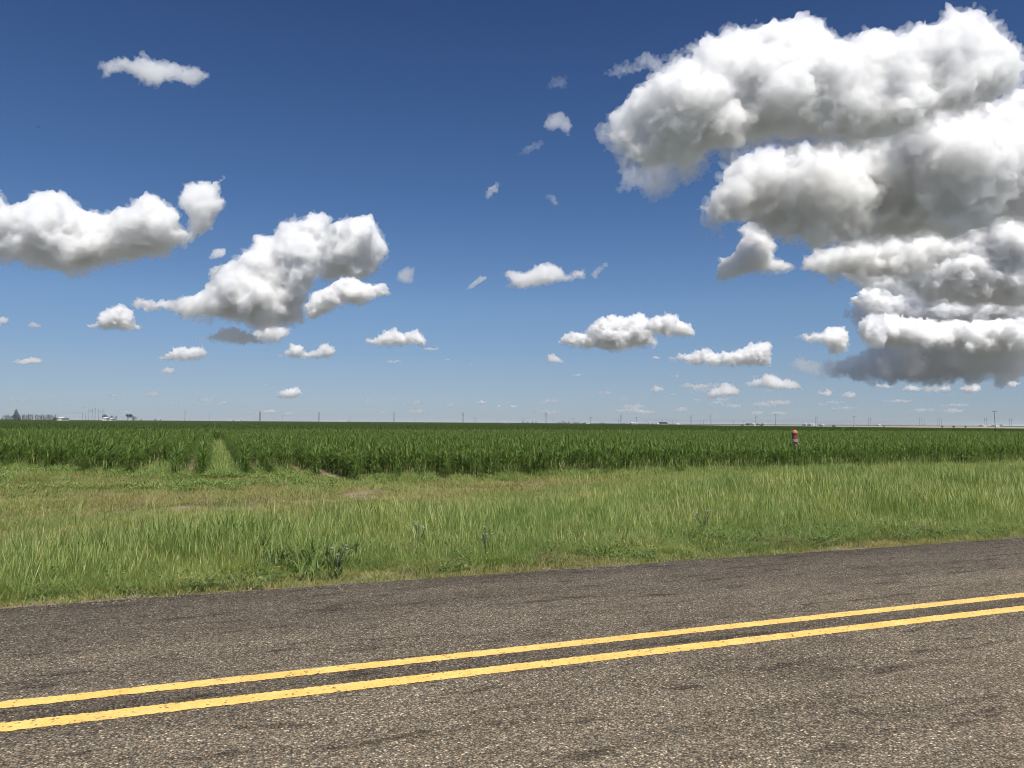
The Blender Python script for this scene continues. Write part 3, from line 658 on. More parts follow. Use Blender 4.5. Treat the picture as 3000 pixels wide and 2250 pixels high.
spole(2061, 1232, 1200, 'right one of two stub poles before the crossarm pole', .2, .8)
spole(2082.5, 1214.5, 850, 'crossarm pole left of the round dark field bush', .2, 2.0, .3)
spole(2149.5, 1233, 1000, 'short pole left of the round dark field bush', .17, .6)
spole(2179, 1234, 1400, 'faint short pole over the round dark field bush', .13, .7)
hpole(2213, 2218, 1217.5, 1700, 'twin pole structure above the green roofed farm', .3)
spole(2271.5, 1212, 760, 'tall crossarm pole left of the standpipe', .2, 2.0)
hpole(2389, 2394, 1220, 1700, 'twin pole structure over the white barn right of the standpipe', .3)
spole(2502, 1218, 760, 'crossarm pole with transformer right of the standpipe and barns', .2, 1.6, can=True)
hpole(2545, 2551, 1223, 1700, 'twin pole structure just right of the transformer pole', .3)
hpole(2694.5, 2701, 1224, 1700, 'left three pole power structure above the pale stubble field', .3, px2=2707.5, arm=False)
hpole(2746, 2752, 1225, 1700, 'right three pole power structure above the pale stubble field', .3, px2=2758.5, arm=False)
hpole(2885, 2890.5, 1224, 1700, 'twin pole structure left of the big leaning pole', .26)
spole(2913.5, 1203, 520, 'big leaning crossarm pole standing nearest at the right', .19, 1.5, .6)
hpole(2958, 2963.6, 1225, 1800, 'rightmost twin pole structure on the horizon', .26)

# ------------------------------------------------------------------ trees
def crown(q, blobs, n, ls, m):
    """leaf clumps through the volume of several lobes, dense and sparse by noise"""
    V = []; tone = []; pr = []
    for (x, y, z, rx, rz) in blobs:
        k = int(n*rx*rz/sum(b[3]*b[4] for b in blobs)); u = q.normal(size=(k, 3)); u /= np.linalg.norm(u, axis=1)[:, None]
        rr = q.uniform(.35, 1.08, (k, 1))**.6; p = u*rr*[rx, rx, rz]+[x, y, z]
        ns = perlin(p*(1.2/ max(rx, .5))+q.rand()*50); p = p[ns > -.22]; k = len(p)
        pr.append(ribbons(p, q.uniform(0, 6.28, k), np.full(k, ls)*q.uniform(.6, 1.3, k), q.uniform(0, 3, k), q.uniform(-.5, .8, k), np.full(k, ls*.75), 1, np.clip(q.normal(.5, .25, k), 0, 1), lambda t: 1-.5*t))
    v, f, t = join(pr); return mk_mesh('crown', v, f, m, t)
def tree(px, ybase, ytop, wpx, D, lab, kind='round', m=None, name='tree', n=900, grp=None, seed=None):
    q = np.random.RandomState(seed or int(px*7) % 9999); c = gnd(px, D); hz = 1238+(px-1500)*.0065; H = (hz-ytop)*mpp(D)+CAMZ; W = wpx*mpp(D)/2; m = m or M_crown
    cat = 'bush' if kind == 'bush' else 'tree'
    t = thing(name, c, lab, cat, grp, rz=-YAW)
    if kind == 'cone': bl = [(0, 0, H*(.18+.74*k/7), W*(1-.72*(k/7)**1.2)*q.uniform(.85, 1.1), H*.13) for k in range(8)]
    elif kind == 'column': bl = [(q.normal(0, W*.2), 0, H*(.2+.7*k/5), W*q.uniform(.7, 1.1), H*.16) for k in range(6)]
    elif kind == 'bush': bl = [(q.normal(0, W*.45), q.normal(0, W*.4), H*.42, W*q.uniform(.45, .65), H*q.uniform(.4, .55)) for k in range(5)]
    elif kind == 'spread': bl = [(q.uniform(-.75, .75)*W, q.normal(0, W*.3), H*q.uniform(.55, .82), W*q.uniform(.25, .42), H*q.uniform(.14, .2)) for k in range(9)]
    else: bl = [(q.uniform(-.6, .6)*W, q.normal(0, W*.35), H*q.uniform(.38, .75), W*q.uniform(.4, .6), H*q.uniform(.2, .3)) for k in range(8)]
    link('crown', crown(q, bl, n, max(W*.09, .28), m), t)
    s = MB(); tr = max(.14, H*.022); s.tube([(0, 0, -1), (0, 0, H*.3), (W*.05, 0, H*.6)], [tr, tr*.8, tr*.45], 8)
    for b in bl[:6]: s.tube([(0, 0, H*q.uniform(.2, .35)), (b[0]*.5, b[1]*.5, b[2]*.75), (b[0], b[1], b[2])], [tr*.5, tr*.35, tr*.15], 6)
    s.build('trunk', M_bark, t); return t
tree(47, 1228, 1200, 24, 700, 'tall dark conical evergreen at the far left of the horizon', 'cone', n=2600)
tree(28, 1228, 1213, 27, 700, 'dark spreading tree at the left foot of the tall conical evergreen', 'bush', n=1800)
tree(60, 1228, 1212, 14, 700, 'dark bushy tree at the right foot of the tall conical evergreen', 'bush', n=1200)
tree(6, 1228, 1224.5, 16, 760, 'low dark bush at the left frame edge', 'bush', n=600)
q = np.random.RandomState(8)
WB = 'trees of the ragged windbreak row left'
for k, px in enumerate(np.linspace(67, 160, 21)):
    if k in (7,): continue
    tree(px+q.normal(0, .6), 1228, 1214+q.uniform(-1.5, 3.0)+(k > 13)*.6, q.uniform(4.2, 6.2), 700+q.uniform(-6, 6), 'slim grey green tree in the ragged windbreak row between evergreen and white shed', 'column', M_crown2, n=380, grp=WB, seed=200+k)
tree(161, 1229, 1218, 14, 690, 'dark green shrub leaning on the left end of the white shed', 'bush', n=700)
tree(184, 1229, 1224, 9, 720, 'low dark shrub at the right end of the white shed', 'bush', n=400)
tree(309, 1229, 1212.5, 24, 900, 'wide grey green tree over the pale farmhouse', 'round', M_crown2, n=1600)
tree(325, 1229, 1212.5, 15, 900, 'upright grey green tree right of the farmhouse', 'round', M_crown2, n=900)
tree(340, 1229, 1216, 10, 900, 'small sparse tree standing alone right of the farmhouse', 'spread', M_crown2, n=260)
tree(374, 1230, 1211, 26, 800, 'wide open crowned tree with visible limbs left of the rounder one', 'spread', n=1200)
tree(393, 1230, 1215.5, 17, 800, 'dense round tree at the right of the open crowned tree', 'round', n=1000)
tree(412.5, 1230, 1226.5, 7, 850, 'tiny bush right of the open crowned and round trees', 'bush', n=250)
tree(454.5, 1230, 1225.5, 10, 850, 'small round bush between the tree pair and the lone pole', 'bush', n=350)
tree(470, 1230, 1227.6, 7, 850, 'lowest bush left of the lone pole', 'bush', n=250)
for px, yt, w_, kd, lab in [(1532, 1233, 9, 'bush', 'left round bush of the mid horizon clump'), (1546, 1233.5, 10, 'bush', 'wide bush just right of the darker thin pole'), (1560.5, 1232, 7, 'cone', 'little pointed evergreen right of the wide bush'), (1571.5, 1233.8, 7, 'bush', 'compact bush left of the mid twin poles'),
    (1633, 1235.5, 6, 'bush', 'leftmost tiny bush of the farmstead'), (1641, 1234.5, 8, 'bush', 'second bush of the farmstead from the left'), (1649, 1233, 7, 'round', 'taller tree on the left of the farmstead'), (1657, 1234.5, 9, 'round', 'round tree left of the farmstead cottage'), (1667, 1234, 9, 'round', 'round tree behind the farmstead cottage'),
    (1684, 1234.5, 9, 'round', 'round tree right of the farmstead pole'), (1693, 1234.5, 9, 'round', 'rightmost round tree of the farmstead'), (1711, 1237, 6, 'bush', 'small bush left of the long white barn'), (1729, 1235, 13, 'round', 'dark tree behind the long white barn'),
    (1761, 1237, 4.5, 'bush', 'left one of two small bushes right of the long white barn'), (1767.5, 1237, 5, 'bush', 'right one of two small bushes right of the long white barn'), (1827, 1239, 4, 'bush', 'speck of a bush right of the twin poles'),
    (1908, 1239, 6, 'bush', 'dark bush beside a tiny white shed'), (2176, 1242, 10, 'bush', 'round dark bush at the field edge left of the green roofed farm'), (2230, 1246, 6, 'bush', 'low dark bush in the pale field below the green roofed farm'), (2441, 1247.5, 8, 'bush', 'low bush at the crop edge right of the white barns'),
    (2589.5, 1247, 3.5, 'bush', 'tiny bush in the stubble right of the twin poles'), (2761, 1248, 4, 'bush', 'left bush of three in the pale stubble field'), (2794, 1247.5, 5, 'bush', 'middle bush of three in the pale stubble field'), (2829, 1248, 4, 'bush', 'right bush of three in the pale stubble field'), (2933, 1241, 9, 'round', 'dark round tree right of the big leaning pole')]:
    D = 420 if px in (2176, 2441) else (700 if px > 2200 and px != 2933 else 1000)
    hz = 1238+(px-1500)*.0065
    if yt > hz-.5: yt = hz + 1.0; D = 620
    tree(px, 0, yt, w_, D, lab, kd, M_crown, name='bush' if kd == 'bush' else 'tree', n=320)

# ------------------------------------------------------------------ buildings
def bld(px0, px1, ytop, D, lab, cat='shed', wall=None, roof=None, rf=.3, doors=2, name=None, depth=12, base=None):
    c = gnd((px0+px1)/2, D); hz = 1238+((px0+px1)/2-1500)*.0065; H = max((hz-ytop)*mpp(D)+CAMZ, 1.6); W = (px1-px0)*mpp(D)
    t = thing(name or 'shed', c, lab, cat, None, rz=-YAW); wall = wall or M_white; roof = roof or M_grey; hw = H*(1-rf)
    MB().box(-W/2, W/2, 0, depth, -.3, hw).build('wall', wall, t)
    o = .35; s = MB(); s.add([(-W/2-o, -o, hw+.003), (W/2+o, -o, hw+.003), (W/2+o, depth+o, hw+.003), (-W/2-o, depth+o, hw+.003), (-W/2-o, depth/2, H), (W/2+o, depth/2, H)], [(0,1,5,4), (2,3,4,5), (0,4,3), (1,2,5), (0,3,2,1)])
    s.build('roof', roof, t)
    for k in range(doors):
        x = W*(-.3+.6*k/max(1, doors-1)) if doors > 1 else 0; dw = min(W*.1, 1.6); MB().box(x-dw/2, x+dw/2, -.06, -.01, 0, hw*.72).build('door', M_door, t)
    return t
bld(167, 180, 1221.5, 700, 'white shed right of the windbreak row', doors=0, roof=M_white)
bld(155, 161, 1223, 705, 'small pale shed half hidden by the dark green shrub', wall=M_cream, doors=1)
bld(299.5, 311, 1221.5, 880, 'pale farmhouse under the wide grey green tree', 'house', M_white, M_white, name='farmhouse', doors=1)
bld(320.5, 326, 1224.5, 880, 'little white outbuilding right of the farmhouse', doors=0, roof=M_white)
for px0, px1, yt, lab in [(674, 680, 1230.5, 'left low white building right of the white tank'), (689, 695, 1230.5, 'middle low white building right of the white tank'), (696, 702, 1230.5, 'right low white building right of the white tank')]: bld(px0, px1, yt, 1550, lab, doors=1, roof=M_white)
t = thing('storage_tank', gnd(665, 1550), 'upright white tank left of the low white buildings', 'tank', rz=0); MB().lathe([(.9, -.5), (.9, 4.6), (.5, 5.2), (.01, 5.4)]).build('shell', M_white, t, smooth=False); MB().tube([(1, 0, 0), (1, 0, 4.8)], .06, 6).build('ladder', M_steel, t)
for px, lab in ((668.5, 'thin mast beside the upright white tank'), (672, 'second thin mast right of the upright white tank')):
    t = thing('mast', gnd(px, 1550), lab, 'mast'); MB().tube([(0, 0, 0), (0, 0, 7)], .12, 6).build('pole', M_white, t); MB().tube([(-.6, 0, 6.6), (.6, 0, 6.6)], .08, 6).build('crossarm', M_white, t)
bld(930, 1016, 1233.4, 1560, 'very long low pale shed stretched along the left horizon', wall=M_cream, roof=M_white, doors=6)
t = bld(1480, 1491, 1235.6, 1000, 'small white trailer parked at mid horizon', 'trailer', M_white, M_white, .12, 1, 'trailer', 3)
bld(1672, 1680, 1237.3, 1020, 'pale cottage among the farmstead trees', 'house', M_cream, M_grey, name='cottage', doors=1)
bld(1683, 1688, 1237.8, 1010, 'tiny pale outbuilding right of the farmstead cottage', 'shed', M_cream, M_grey, doors=1)
bld(1717, 1732, 1236.4, 900, 'long white barn in front of a dark tree', 'barn', M_white, M_white, .2, 2, 'barn')
bld(1733.5, 1737, 1238, 900, 'small white lean to at the right of the long white barn', doors=0)
bld(1850.5, 1857, 1237.5, 860, 'left white shed under the transformer pole', doors=1, roof=M_white)
bld(1859, 1868, 1238, 860, 'right white shed under the transformer pole', doors=1, roof=M_white)
bld(1904.5, 1907, 1239.3, 900, 'tiny white shed left of the dark bush', doors=0, roof=M_white)
bld(1927, 1932, 1240, 900, 'tiny white shed left of the dark roofed house', doors=0, roof=M_white)
bld(1936, 1956, 1236.2, 900, 'house with a broad dark roof', 'house', M_cream, M_navy, .62, 2, 'house', 14)
bld(1983, 1991, 1240.4, 950, 'low white shed right of the dark roofed house', doors=1, roof=M_white)
bld(2194, 2208, 1240, 1000, 'green roofed farm building', 'barn', M_green, M_green, .3, 2, 'barn')
bld(2208.5, 2215, 1241, 960, 'white shed at the right of the green roofed farm building', doors=1, roof=M_white)
bld(2216, 2226, 1241, 1010, 'low green roofed annex beyond the white shed', 'shed', M_green, M_green, doors=0)
bld(2239, 2251, 1240, 1000, 'grey roofed open shed right of the green roofed farm', 'shed', M_cream, M_grey, .4, 3)
bld(2362, 2368, 1241.5, 900, 'small white shed left of the white barn on the right', doors=1, roof=M_white)
bld(2377, 2392, 1241.6, 850, 'white barn on the right behind the stubble field', 'barn', M_white, M_white, .25, 2, 'barn')
bld(2411, 2415, 1243, 850, 'tiny white shed right of the white barn', doors=0, roof=M_white)
bld(2576.5, 2581.5, 1243.8, 1200, 'lone white shed on the dark line beyond the stubble', doors=0, roof=M_white)
bld(2502, 2504, 1247.6, 600, 'tiny white box at the foot of the transformer pole', 'utility box', M_white, M_white, .1, 0, 'utility_box', 2)
bld(2881, 2891, 1244.8, 1300, 'low white sheds left of the big leaning pole', doors=2, roof=M_white)
bld(2917.5, 2929, 1245.3, 1250, 'white shed between the big leaning pole and the dark tree', doors=1, roof=M_white)
# wires of the line that crosses to the windbreak
s = MB(); pr = []
for k in range(9):
    t_ = k/8; px = -60+t_*301; D = 1100; p = at(px, 1208.5+5*(t_*(1-t_))*1.2+.2+px*.0, D); pr.append(tuple(p))
s.tube(pr, .07, 5); tag(s.build('power_line', M_steel), 'thin power line running from the left frame edge to the pole cluster', 'power line')
# bird
t = thing('bird', at(112, 372, 60.), 'tiny dark bird flying high in the blue upper left sky', 'bird')
MB().lathe([(.004, -.09), (.022, -.05), (.03, 0), (.022, .05), (.006, .085)], 10).build('body', M_bird, t).rotation_euler = (R(85), 0, R(70))
for s_ in (-1, 1):
    link('wing', mk_mesh('wing', [(0,-.03,0),(0,.035,0),(.02*s_,.03,.03),(s_*.07,.025,.05),(s_*.13,-.01,.045),(s_*.07,-.03,.045),(.0,-.03,-.01),(s_*.07,-.03,.035)], [(0,1,3,5),(3,4,5),(1,2,3),(6,7,5,0)], M_bird), t)
print('t things', time.time()-T0)

# ------------------------------------------------------------------ clouds: real bodies of scattering air at their own distance
def cloud_mat(mfp, col=(.958, .962, .971), g=.4):
    mfp *= .68; col = tuple(1-(1-x)*k for x, k in zip(col, (.38, .31, .22)))
    m = bpy.data.materials.new('cloud_vapour'); m.use_nodes = True; nt = m.node_tree; nt.nodes.clear()
    o = nt.nodes.new('ShaderNodeOutputMaterial'); v = nt.nodes.new('ShaderNodeVolumeScatter')
    v.inputs['Color'].default_value = (*col, 1); v.inputs['Density'].default_value = 1/mfp; v.inputs['Anisotropy'].default_value = g
    nt.links.new(v.outputs[0], o.inputs['Volume']); return m
def poly_sd(P, poly):
    """signed distance to polygon, positive inside"""
    a = poly; b = np.roll(poly, -1, 0); d = np.full(len(P), 1e9); ins = np.zeros(len(P), bool)
    for (ax, ay), (bx, by) in zip(a, b):
        e = np.array([bx-ax, by-ay]); w_ = P-[ax, ay]; t = np.clip((w_@e)/max(e@e, 1e-9), 0, 1); d = np.minimum(d, np.hypot(*(w_-t[:,None]*e).T))
        c = ((ay > P[:,1]) != (by > P[:,1])) & (P[:,0] < (bx-ax)*(P[:,1]-ay)/((by-ay) if by != ay else 1e-9)+ax); ins ^= c
    return np.where(ins, d, -d)
def ico(k):
    bm = bmesh.new(); bmesh.ops.create_icosphere(bm, subdivisions=k, radius=1); v = np.array([x.co[:] for x in bm.verts]); f = np.array([[y.index for y in x.verts] for x in bm.faces]); bm.free(); return v, f
ICO1, ICO2 = ico(1), ico(2)
RIGHT = M3[:, 0]; UP = M3[:, 1]; FWD = -M3[:, 2]
def pack(poly, q, puff, wisp, depth):
    """spheres (px, py, depth offset, radius) in pixel units filling the outline"""
    lo, hi = poly.min(0), poly.max(0); A = (hi-lo).prod(); S = []
    nb = int(min(9000, max(500, A/ (puff*puff)*14))); P = q.uniform(lo, hi, (nb, 2)); d = poly_sd(P, poly); P, d = P[d > puff*.12], d[d > puff*.12]
    rmax = max(d.max() if len(d) else 5, 4)
    if not wisp:
        # inner mass
        o = np.argsort(-d); kept = []
        for i in o:
            r_ = min(d[i]*.96, rmax)
            if all((P[i,0]-x)**2+(P[i,1]-y)**2 > (max(r_, rr)*.42)**2 for x, y, z, rr in kept[-400:]): kept.append((P[i,0], P[i,1], q.normal(0, .22)*r_*depth, r_))
            if len(kept) > 420: break
        S += kept
        # cauliflower bumps on the near and upper surface
        par = [s for s in kept if s[3] > puff*.6]
        for lev, (cnt, f0, f1) in enumerate(((7, .3, .5), (5, .28, .5))):
            ch = []
            for (x, y, z, r_) in par:
                for _ in range(cnt):
                    u = q.normal(size=3); u /= np.linalg.norm(u); u[2] = -abs(u[2]) if q.rand() < .75 else u[2]
                    if u[1] > .35 and q.rand() < .75: u[1] = -u[1]
                    rc = r_*q.uniform(f0, f1)
                    if rc < puff*.16: continue
                    ch.append((x+u[0]*r_*.9, y+u[1]*r_*.9, z+u[2]*r_*.9, rc))
            if not ch: break
            C = np.array(ch); dd = poly_sd(C[:, :2], poly); C = C[dd > C[:,3]*.05]
            if len(C) > 2600: C = C[q.choice(len(C), 2600, replace=False)]
            S += [tuple(c) for c in C]; par = [tuple(c) for c in C if c[3] > puff*.4]
            if len(par) > 700: par = [par[i] for i in q.choice(len(par), 700, replace=False)]
    else:
        n_ = perlin(np.stack([P[:,0]/(puff*3.2), P[:,1]/(puff*2.2), np.full(len(P), q.rand()*90)], 1)) + .5*perlin(np.stack([P[:,0]/puff, P[:,1]/puff, np.full(len(P), q.rand()*90)], 1))
        k = n_ > -.02-(d/rmax)*.3; P, d = P[k], d[k]
        if len(P) > 1400: k = q.choice(len(P), 1400, replace=False); P, d = P[k], d[k]
        for (x, y), dd in zip(P, d): S.append((x, y, q.normal(0, .5)*puff, min(dd+puff*.1, puff*q.uniform(.18, .5))))
    return np.array(S)
CLOUDS = []
def cloud(poly, D, label, puff=30, mfp=28, wisp=False, depth=1.0, col=(.958, .962, .971), vox=3.2, rough=1.0, group=None, veil=0):
    q = np.random.RandomState(1000+len(CLOUDS)); poly = np.array(poly, float); dn = []
    for a_, b_ in zip(poly, np.roll(poly, -1, 0)):
        L_ = np.hypot(*(b_-a_)); m_ = max(1, int(L_/max(puff*.3, 2.5))); e_ = (b_-a_)/max(L_, 1e-6)
        for k in range(m_):
            t_ = a_+(b_-a_)*k/m_; g_ = .5*perlin(np.array([[t_[0]/(puff*1.3), t_[1]/(puff*1.3), 3.+len(CLOUDS)]]))[0] + .35*perlin(np.array([[t_[0]/(puff*.5), t_[1]/(puff*.5), 9.+len(CLOUDS)]]))[0]
            dn.append(t_ + np.array([-e_[1], e_[0]])*g_*puff*1.1*min(rough, 1.8))
    poly = np.array(dn)
    S = pack(poly, q, puff, wisp, depth)
    if not len(S): return
    s = D/F; V = []; Fc = []; n = 0
    c0 = poly.mean(0)
    for (x, y, z, r_) in S:
        iv, if_ = ICO2 if r_ > puff*.7 else ICO1
        Dz = D + z*s; P = CAM + ray(x, y)*Dz; v = iv*r_*s; v[:, 2] *= np.where(v[:, 2] < 0, .8, 1)
        V.append(v+P); Fc.append(if_+n); n += len(iv)
    V = np.concatenate(V); Fc = np.concatenate(Fc)
    C = CAM + ray(*c0)*D
    def remesh(v, f, vx):
        me = mk_mesh('tmp', v, f); ob = bpy.data.objects.new('tmp', me); COL.objects.link(ob)
        md = ob.modifiers.new('r', 'REMESH'); md.mode = 'VOXEL'; md.voxel_size = vx
        dg = bpy.context.evaluated_depsgraph_get(); m2 = bpy.data.meshes.new_from_object(ob.evaluated_get(dg))
        bpy.data.objects.remove(ob); bpy.data.meshes.remove(me)
        nv = len(m2.vertices); co = np.empty(nv*3, np.float32); m2.vertices.foreach_get('co', co)
        no = np.empty(nv*3, np.float32); m2.vertices.foreach_get('normal', no); nl = len(m2.loops); ix = np.empty(nl, np.int32); m2.loops.foreach_get('vertex_index', ix)
        bpy.data.meshes.remove(m2)
        return co.reshape(-1, 3).astype(float), no.reshape(-1, 3).astype(float), ix.reshape(-1, 4)
    vd = ray(*c0); vd = vd/np.linalg.norm(vd)
    def edge_w(no, b): return np.clip(b + .45*np.clip(no@UP, 0, 1) + .75*(1-np.abs(no@vd))**1.5, 0, 1)
    def shape(Vs, vx, a0, w0, tear, off):
        """billowed and torn surface: coarse lumps, then a clean shell, then fine knobs"""
        co, no, f = remesh(Vs, Fc, vx*1.5*s); p = co/s + off; h = a0*.8*perlin(p/(w0*2.6)+71); amp = a0; wl = w0
        for k in range(3):
            nn = perlin(p/wl + k*17.3); h += amp*(np.abs(nn)*2.4-.5 if tear < .3 else nn*1.8); amp *= .62; wl *= .5
        if tear < .3: h *= edge_w(no, .16 if w0 > 48 else .55)
        dvec = np.stack([perlin(p/(w0*.6)+s_*31.7) for s_ in (1, 2, 3)], 1)*a0*(.7+tear)
        co, no, f = remesh(co + (no*(h-puff*.13)[:,None] + dvec)*s, f, vx*s); p = co/s + off; h = np.zeros(len(co))
        wl = w0*.42; amp = a0*.42
        for k in range(4):
            if wl < vx*1.6: break
            nn = perlin(p/wl + k*11.1+5); h += amp*(np.abs(nn)*2.4-.5 if tear < .3 and k < 2 else nn*1.5); amp *= .6; wl *= .5
        if tear < .3: h *= edge_w(no, .22 if w0 > 48 else .62)
        co = co + no*h[:,None]*s
        if big: co, no, f = remesh(co, f, vx*.95*s)
        return co, f
    off = q.rand(3)*100; big = veil > 0
    co, f = shape(V-C, vox, puff*.36*rough, puff*1.25, .6 if (wisp or mfp > 40) else 0, off)
    me = mk_mesh('cloud', co, f, cloud_mat(mfp*s, col)); o = link('cloud', me, None, C); tag(o, label, 'cloud', group)
    if veil:
        cen = np.array([(x, y) for x, y, z, r_ in S]); Vv = []; n0 = 0
        for (x, y, z, r_) in S:
            iv, if_ = ICO2 if r_ > puff*.7 else ICO1
            P = CAM + ray(x, y+puff*.2)*(D+z*s); Vv.append(iv*(r_*.97+puff*.03)*s+P)
        cv, fv = shape(np.concatenate(Vv)-C, vox*1.3, puff*.55, puff*.8, 1.0, off+40)
        link('veil', mk_mesh('veil', cv, fv, cloud_mat(mfp*s*veil, col)), o)
    CLOUDS.append(o); print('cloud', len(co), round(time.time()-T0, 1), label)
def Z(ox, oy, k, pts): return [(ox+x/k, oy+y/k) for x, y in pts]
def ell(cx, cy, rx, ry, seed=0):
    q = np.random.RandomState(seed+int(cx)); n = 16; return [(cx+rx*math.cos(t)*q.uniform(.75, 1.1), cy+ry*math.sin(t)*(q.uniform(.7, 1.15) if math.sin(t) < 0 else .75)) for t in (2*math.pi*k/n for k in range(n))]
Z1 = lambda p: Z(1700, 0, 1.7015, p); Z2 = lambda p: Z(1700, 500, 1.7015, p); Z3 = lambda p: Z(0, 450, 1.8433, p); Z4 = lambda p: Z(900, 700, 1.4747, p); Z5 = lambda p: Z(0, 0, 1.3012, p)
cloud(Z1([(100,670),(170,520),(240,510),(320,450),(400,350),(460,325),(525,330),(530,280),(620,210),(690,190),(760,140),(830,150),(880,190),(960,160),(1000,100),(1030,75),(1075,110),(1120,60),(1240,100),(1215,180),(1330,195),(1400,235),(1470,180),(1510,175),(1600,190),(1690,115),(1780,100),(1900,50),(2000,65),(2050,160),(2110,170),(2180,220),(2230,300),(2200,420),(2100,510),(1980,540),(1740,580),(1690,640),(1560,690),(1330,730),(1200,700),(900,710),(760,740),(640,780),(540,840),(380,840),(230,800),(170,740)]),
      3900, 'huge heaped white cloud with grey underside topping the upper right sky', puff=52, mfp=19, vox=3.2, veil=5)
cloud([(2150,455),(2195,438),(2400,420),(2480,435),(2640,405),(2710,330),(2820,315),(2930,290),(3100,230),(3100,640),(2850,665),(2640,700),(2400,712),(2260,700),(2200,665),(2130,660),(2050,658),(2035,612),(2075,590),(2105,540),(2130,500)],
      5000, 'broad bright and grey cloud deck directly under the topmost cloud at right', puff=44, mfp=19, vox=3.2, depth=2, veil=5)
cloud(Z2([(760,290),(850,240),(920,290),(1000,380),(960,420),(1100,470),(1080,500),(960,515),(850,520),(790,520),(740,560),(660,565),(690,440),(780,410),(800,340)]),
      5600, 'torn grey cloud scrap with bright ragged left tip below the second deck', puff=17, mfp=14, vox=2.3, rough=1.4, veil=5)
cloud([(2340,755),(2400,725),(2560,700),(2720,680),(2850,690),(2870,735),(2780,770),(2700,815),(2560,825),(2440,815),(2360,790)],
      6000, 'flat grey cloud bank between the second deck and the banded clouds', puff=30, mfp=13, vox=2.8, veil=5)
cloud([(2640,830),(2600,800),(2700,760),(2800,710),(2870,640),(3100,600),(3100,900),(2900,895),(2700,880)],
      6900, 'bright puffy cloud pile at the right edge above the banded clouds', puff=24, mfp=11, vox=2.4, veil=5)
cloud([(2475,885),(2510,850),(2545,825),(2580,840),(2620,870),(2800,850),(2940,800),(3100,820),(3100,975),(2900,960),(2720,945),(2600,940),(2520,905)],
      15300, 'upper of the long banded clouds at the right edge with a bright left tower', puff=24, mfp=6, vox=2.3, veil=7)
cloud([(2510,950),(2540,925),(2590,920),(2650,930),(2760,940),(3100,930),(3100,1030),(2900,1030),(2700,1015),(2600,1020),(2570,1015),(2520,985)],
      14700, 'lower of the long banded clouds at the right edge', puff=20, mfp=8, vox=2, rough=1.4, depth=5, veil=6)
cloud([(2310,1050),(2340,1040),(2400,1060),(2480,1050),(2560,1030),(2700,1010),(3100,1010),(3100,1075),(2840,1085),(2820,1115),(2700,1130),(2640,1110),(2600,1120),(2530,1105),(2400,1110),(2340,1085),(2290,1070)],
      15900, 'long blue grey shaded cloud shelf low on the right', puff=16, mfp=115, vox=2.1, rough=1.8, veil=2)
cloud([(2440,740),(2700,640),(3100,560),(3100,1120),(2900,1125),(2700,1135),(2520,1125),(2420,1090),(2400,1050),(2560,1050),(2560,1000),(2500,960),(2480,900),(2540,850),(2480,800)], 16500, 'pale hazy sheet of cloud filling the gaps between the banded clouds', puff=34, mfp=42, vox=3.4, rough=1.8, depth=.8)
cloud([(2640,770),(2720,735),(2800,745),(2880,710),(3100,690),(3100,770),(2960,790),(2860,780),(2760,800),(2680,800)], 7400, 'thin grey cloud layer cutting across the right edge under the second deck', puff=17, mfp=10, vox=2.1, rough=1.5, veil=4)
cloud([(2700,905),(2790,880),(2850,890),(2960,872),(3100,880),(3100,925),(2950,922),(2860,918),(2760,925)], 13000, 'narrow grey layer wedged above the lower banded cloud at the right edge', puff=14, mfp=9, vox=1.9, rough=1.6, veil=4)
cloud([(2450,800),(2500,770),(2560,790),(2640,800),(2650,835),(2560,850),(2500,835)], 9500, 'ragged grey scrap left of the bright pile at the right edge', puff=14, mfp=13, vox=1.9, rough=1.7, veil=3)
cloud([(2320,985),(2350,975),(2400,975),(2440,955),(2480,960),(2492,990),(2480,1030),(2440,1042),(2410,1010),(2360,1000)],
      13000, 'bright heaped cloud just left of the banded clouds low on the right', puff=15, mfp=6, vox=1.6, rough=1.5, veil=7)
cloud([(2510,960),(2530,930),(2580,915),(2600,960),(2595,1005),(2560,1018),(2520,1000)],
      12500, 'white tower cloud right of the bright heaped cloud low on the right', puff=14.3, mfp=7, vox=1.6, rough=2.48, veil=5)
cloud([(2165,1130),(2210,1110),(2230,1105),(2255,1090),(2280,1105),(2310,1110),(2340,1120),(2365,1143),(2280,1145),(2220,1138)],
      14800, 'small dark blue grey triangular cloud low right of centre', puff=7.7, mfp=12, vox=1.5, rough=2.63, col=(.88,.90,.93))  # darker scatter colour: shade from other clouds is put into the vapour
cloud(Z4([(1070,450),(1110,410),(1160,395),(1200,400),(1240,355),(1320,330),(1390,340),(1440,305),(1470,320),(1470,345),(1520,330),(1500,420),(1520,465),(1400,475),(1200,475),(1130,460)]),
      11000, 'white heaped cloud with peaked top at mid height right of centre', puff=15, mfp=6, vox=1.6, rough=1.5, veil=7)
cloud(Z4([(1420,385),(1470,355),(1570,318),(1620,345),(1660,365),(1685,405),(1675,425),(1500,420)]),
      10500, 'rounded white cloud joined to the right of the peaked cloud', puff=15, mfp=6, vox=1.6, rough=1.5, veil=7)
cloud(Z4([(1550,515),(1620,495),(1680,480),(1720,470),(1760,490),(1850,480),(1920,455),(2010,440),(2020,470),(2000,500),(2010,545),(1960,553),(1860,555),(1740,550),(1620,535)]),
      14000, 'long flat based white cloud rising to the right beneath the rounded cloud', puff=13.2, mfp=6, vox=1.5, rough=2.48, veil=7)
cloud(Z4([(840,150),(880,130),(940,140),(980,115),(1045,100),(1090,120),(1120,150),(1200,125),(1215,150),(1160,180),(1090,190),(1010,200),(950,218),(850,208),(875,180)]),
      8500, 'thin ragged white cloud floating alone in the middle of the sky', puff=12, mfp=20, vox=1.5, rough=2.2, veil=2.5)
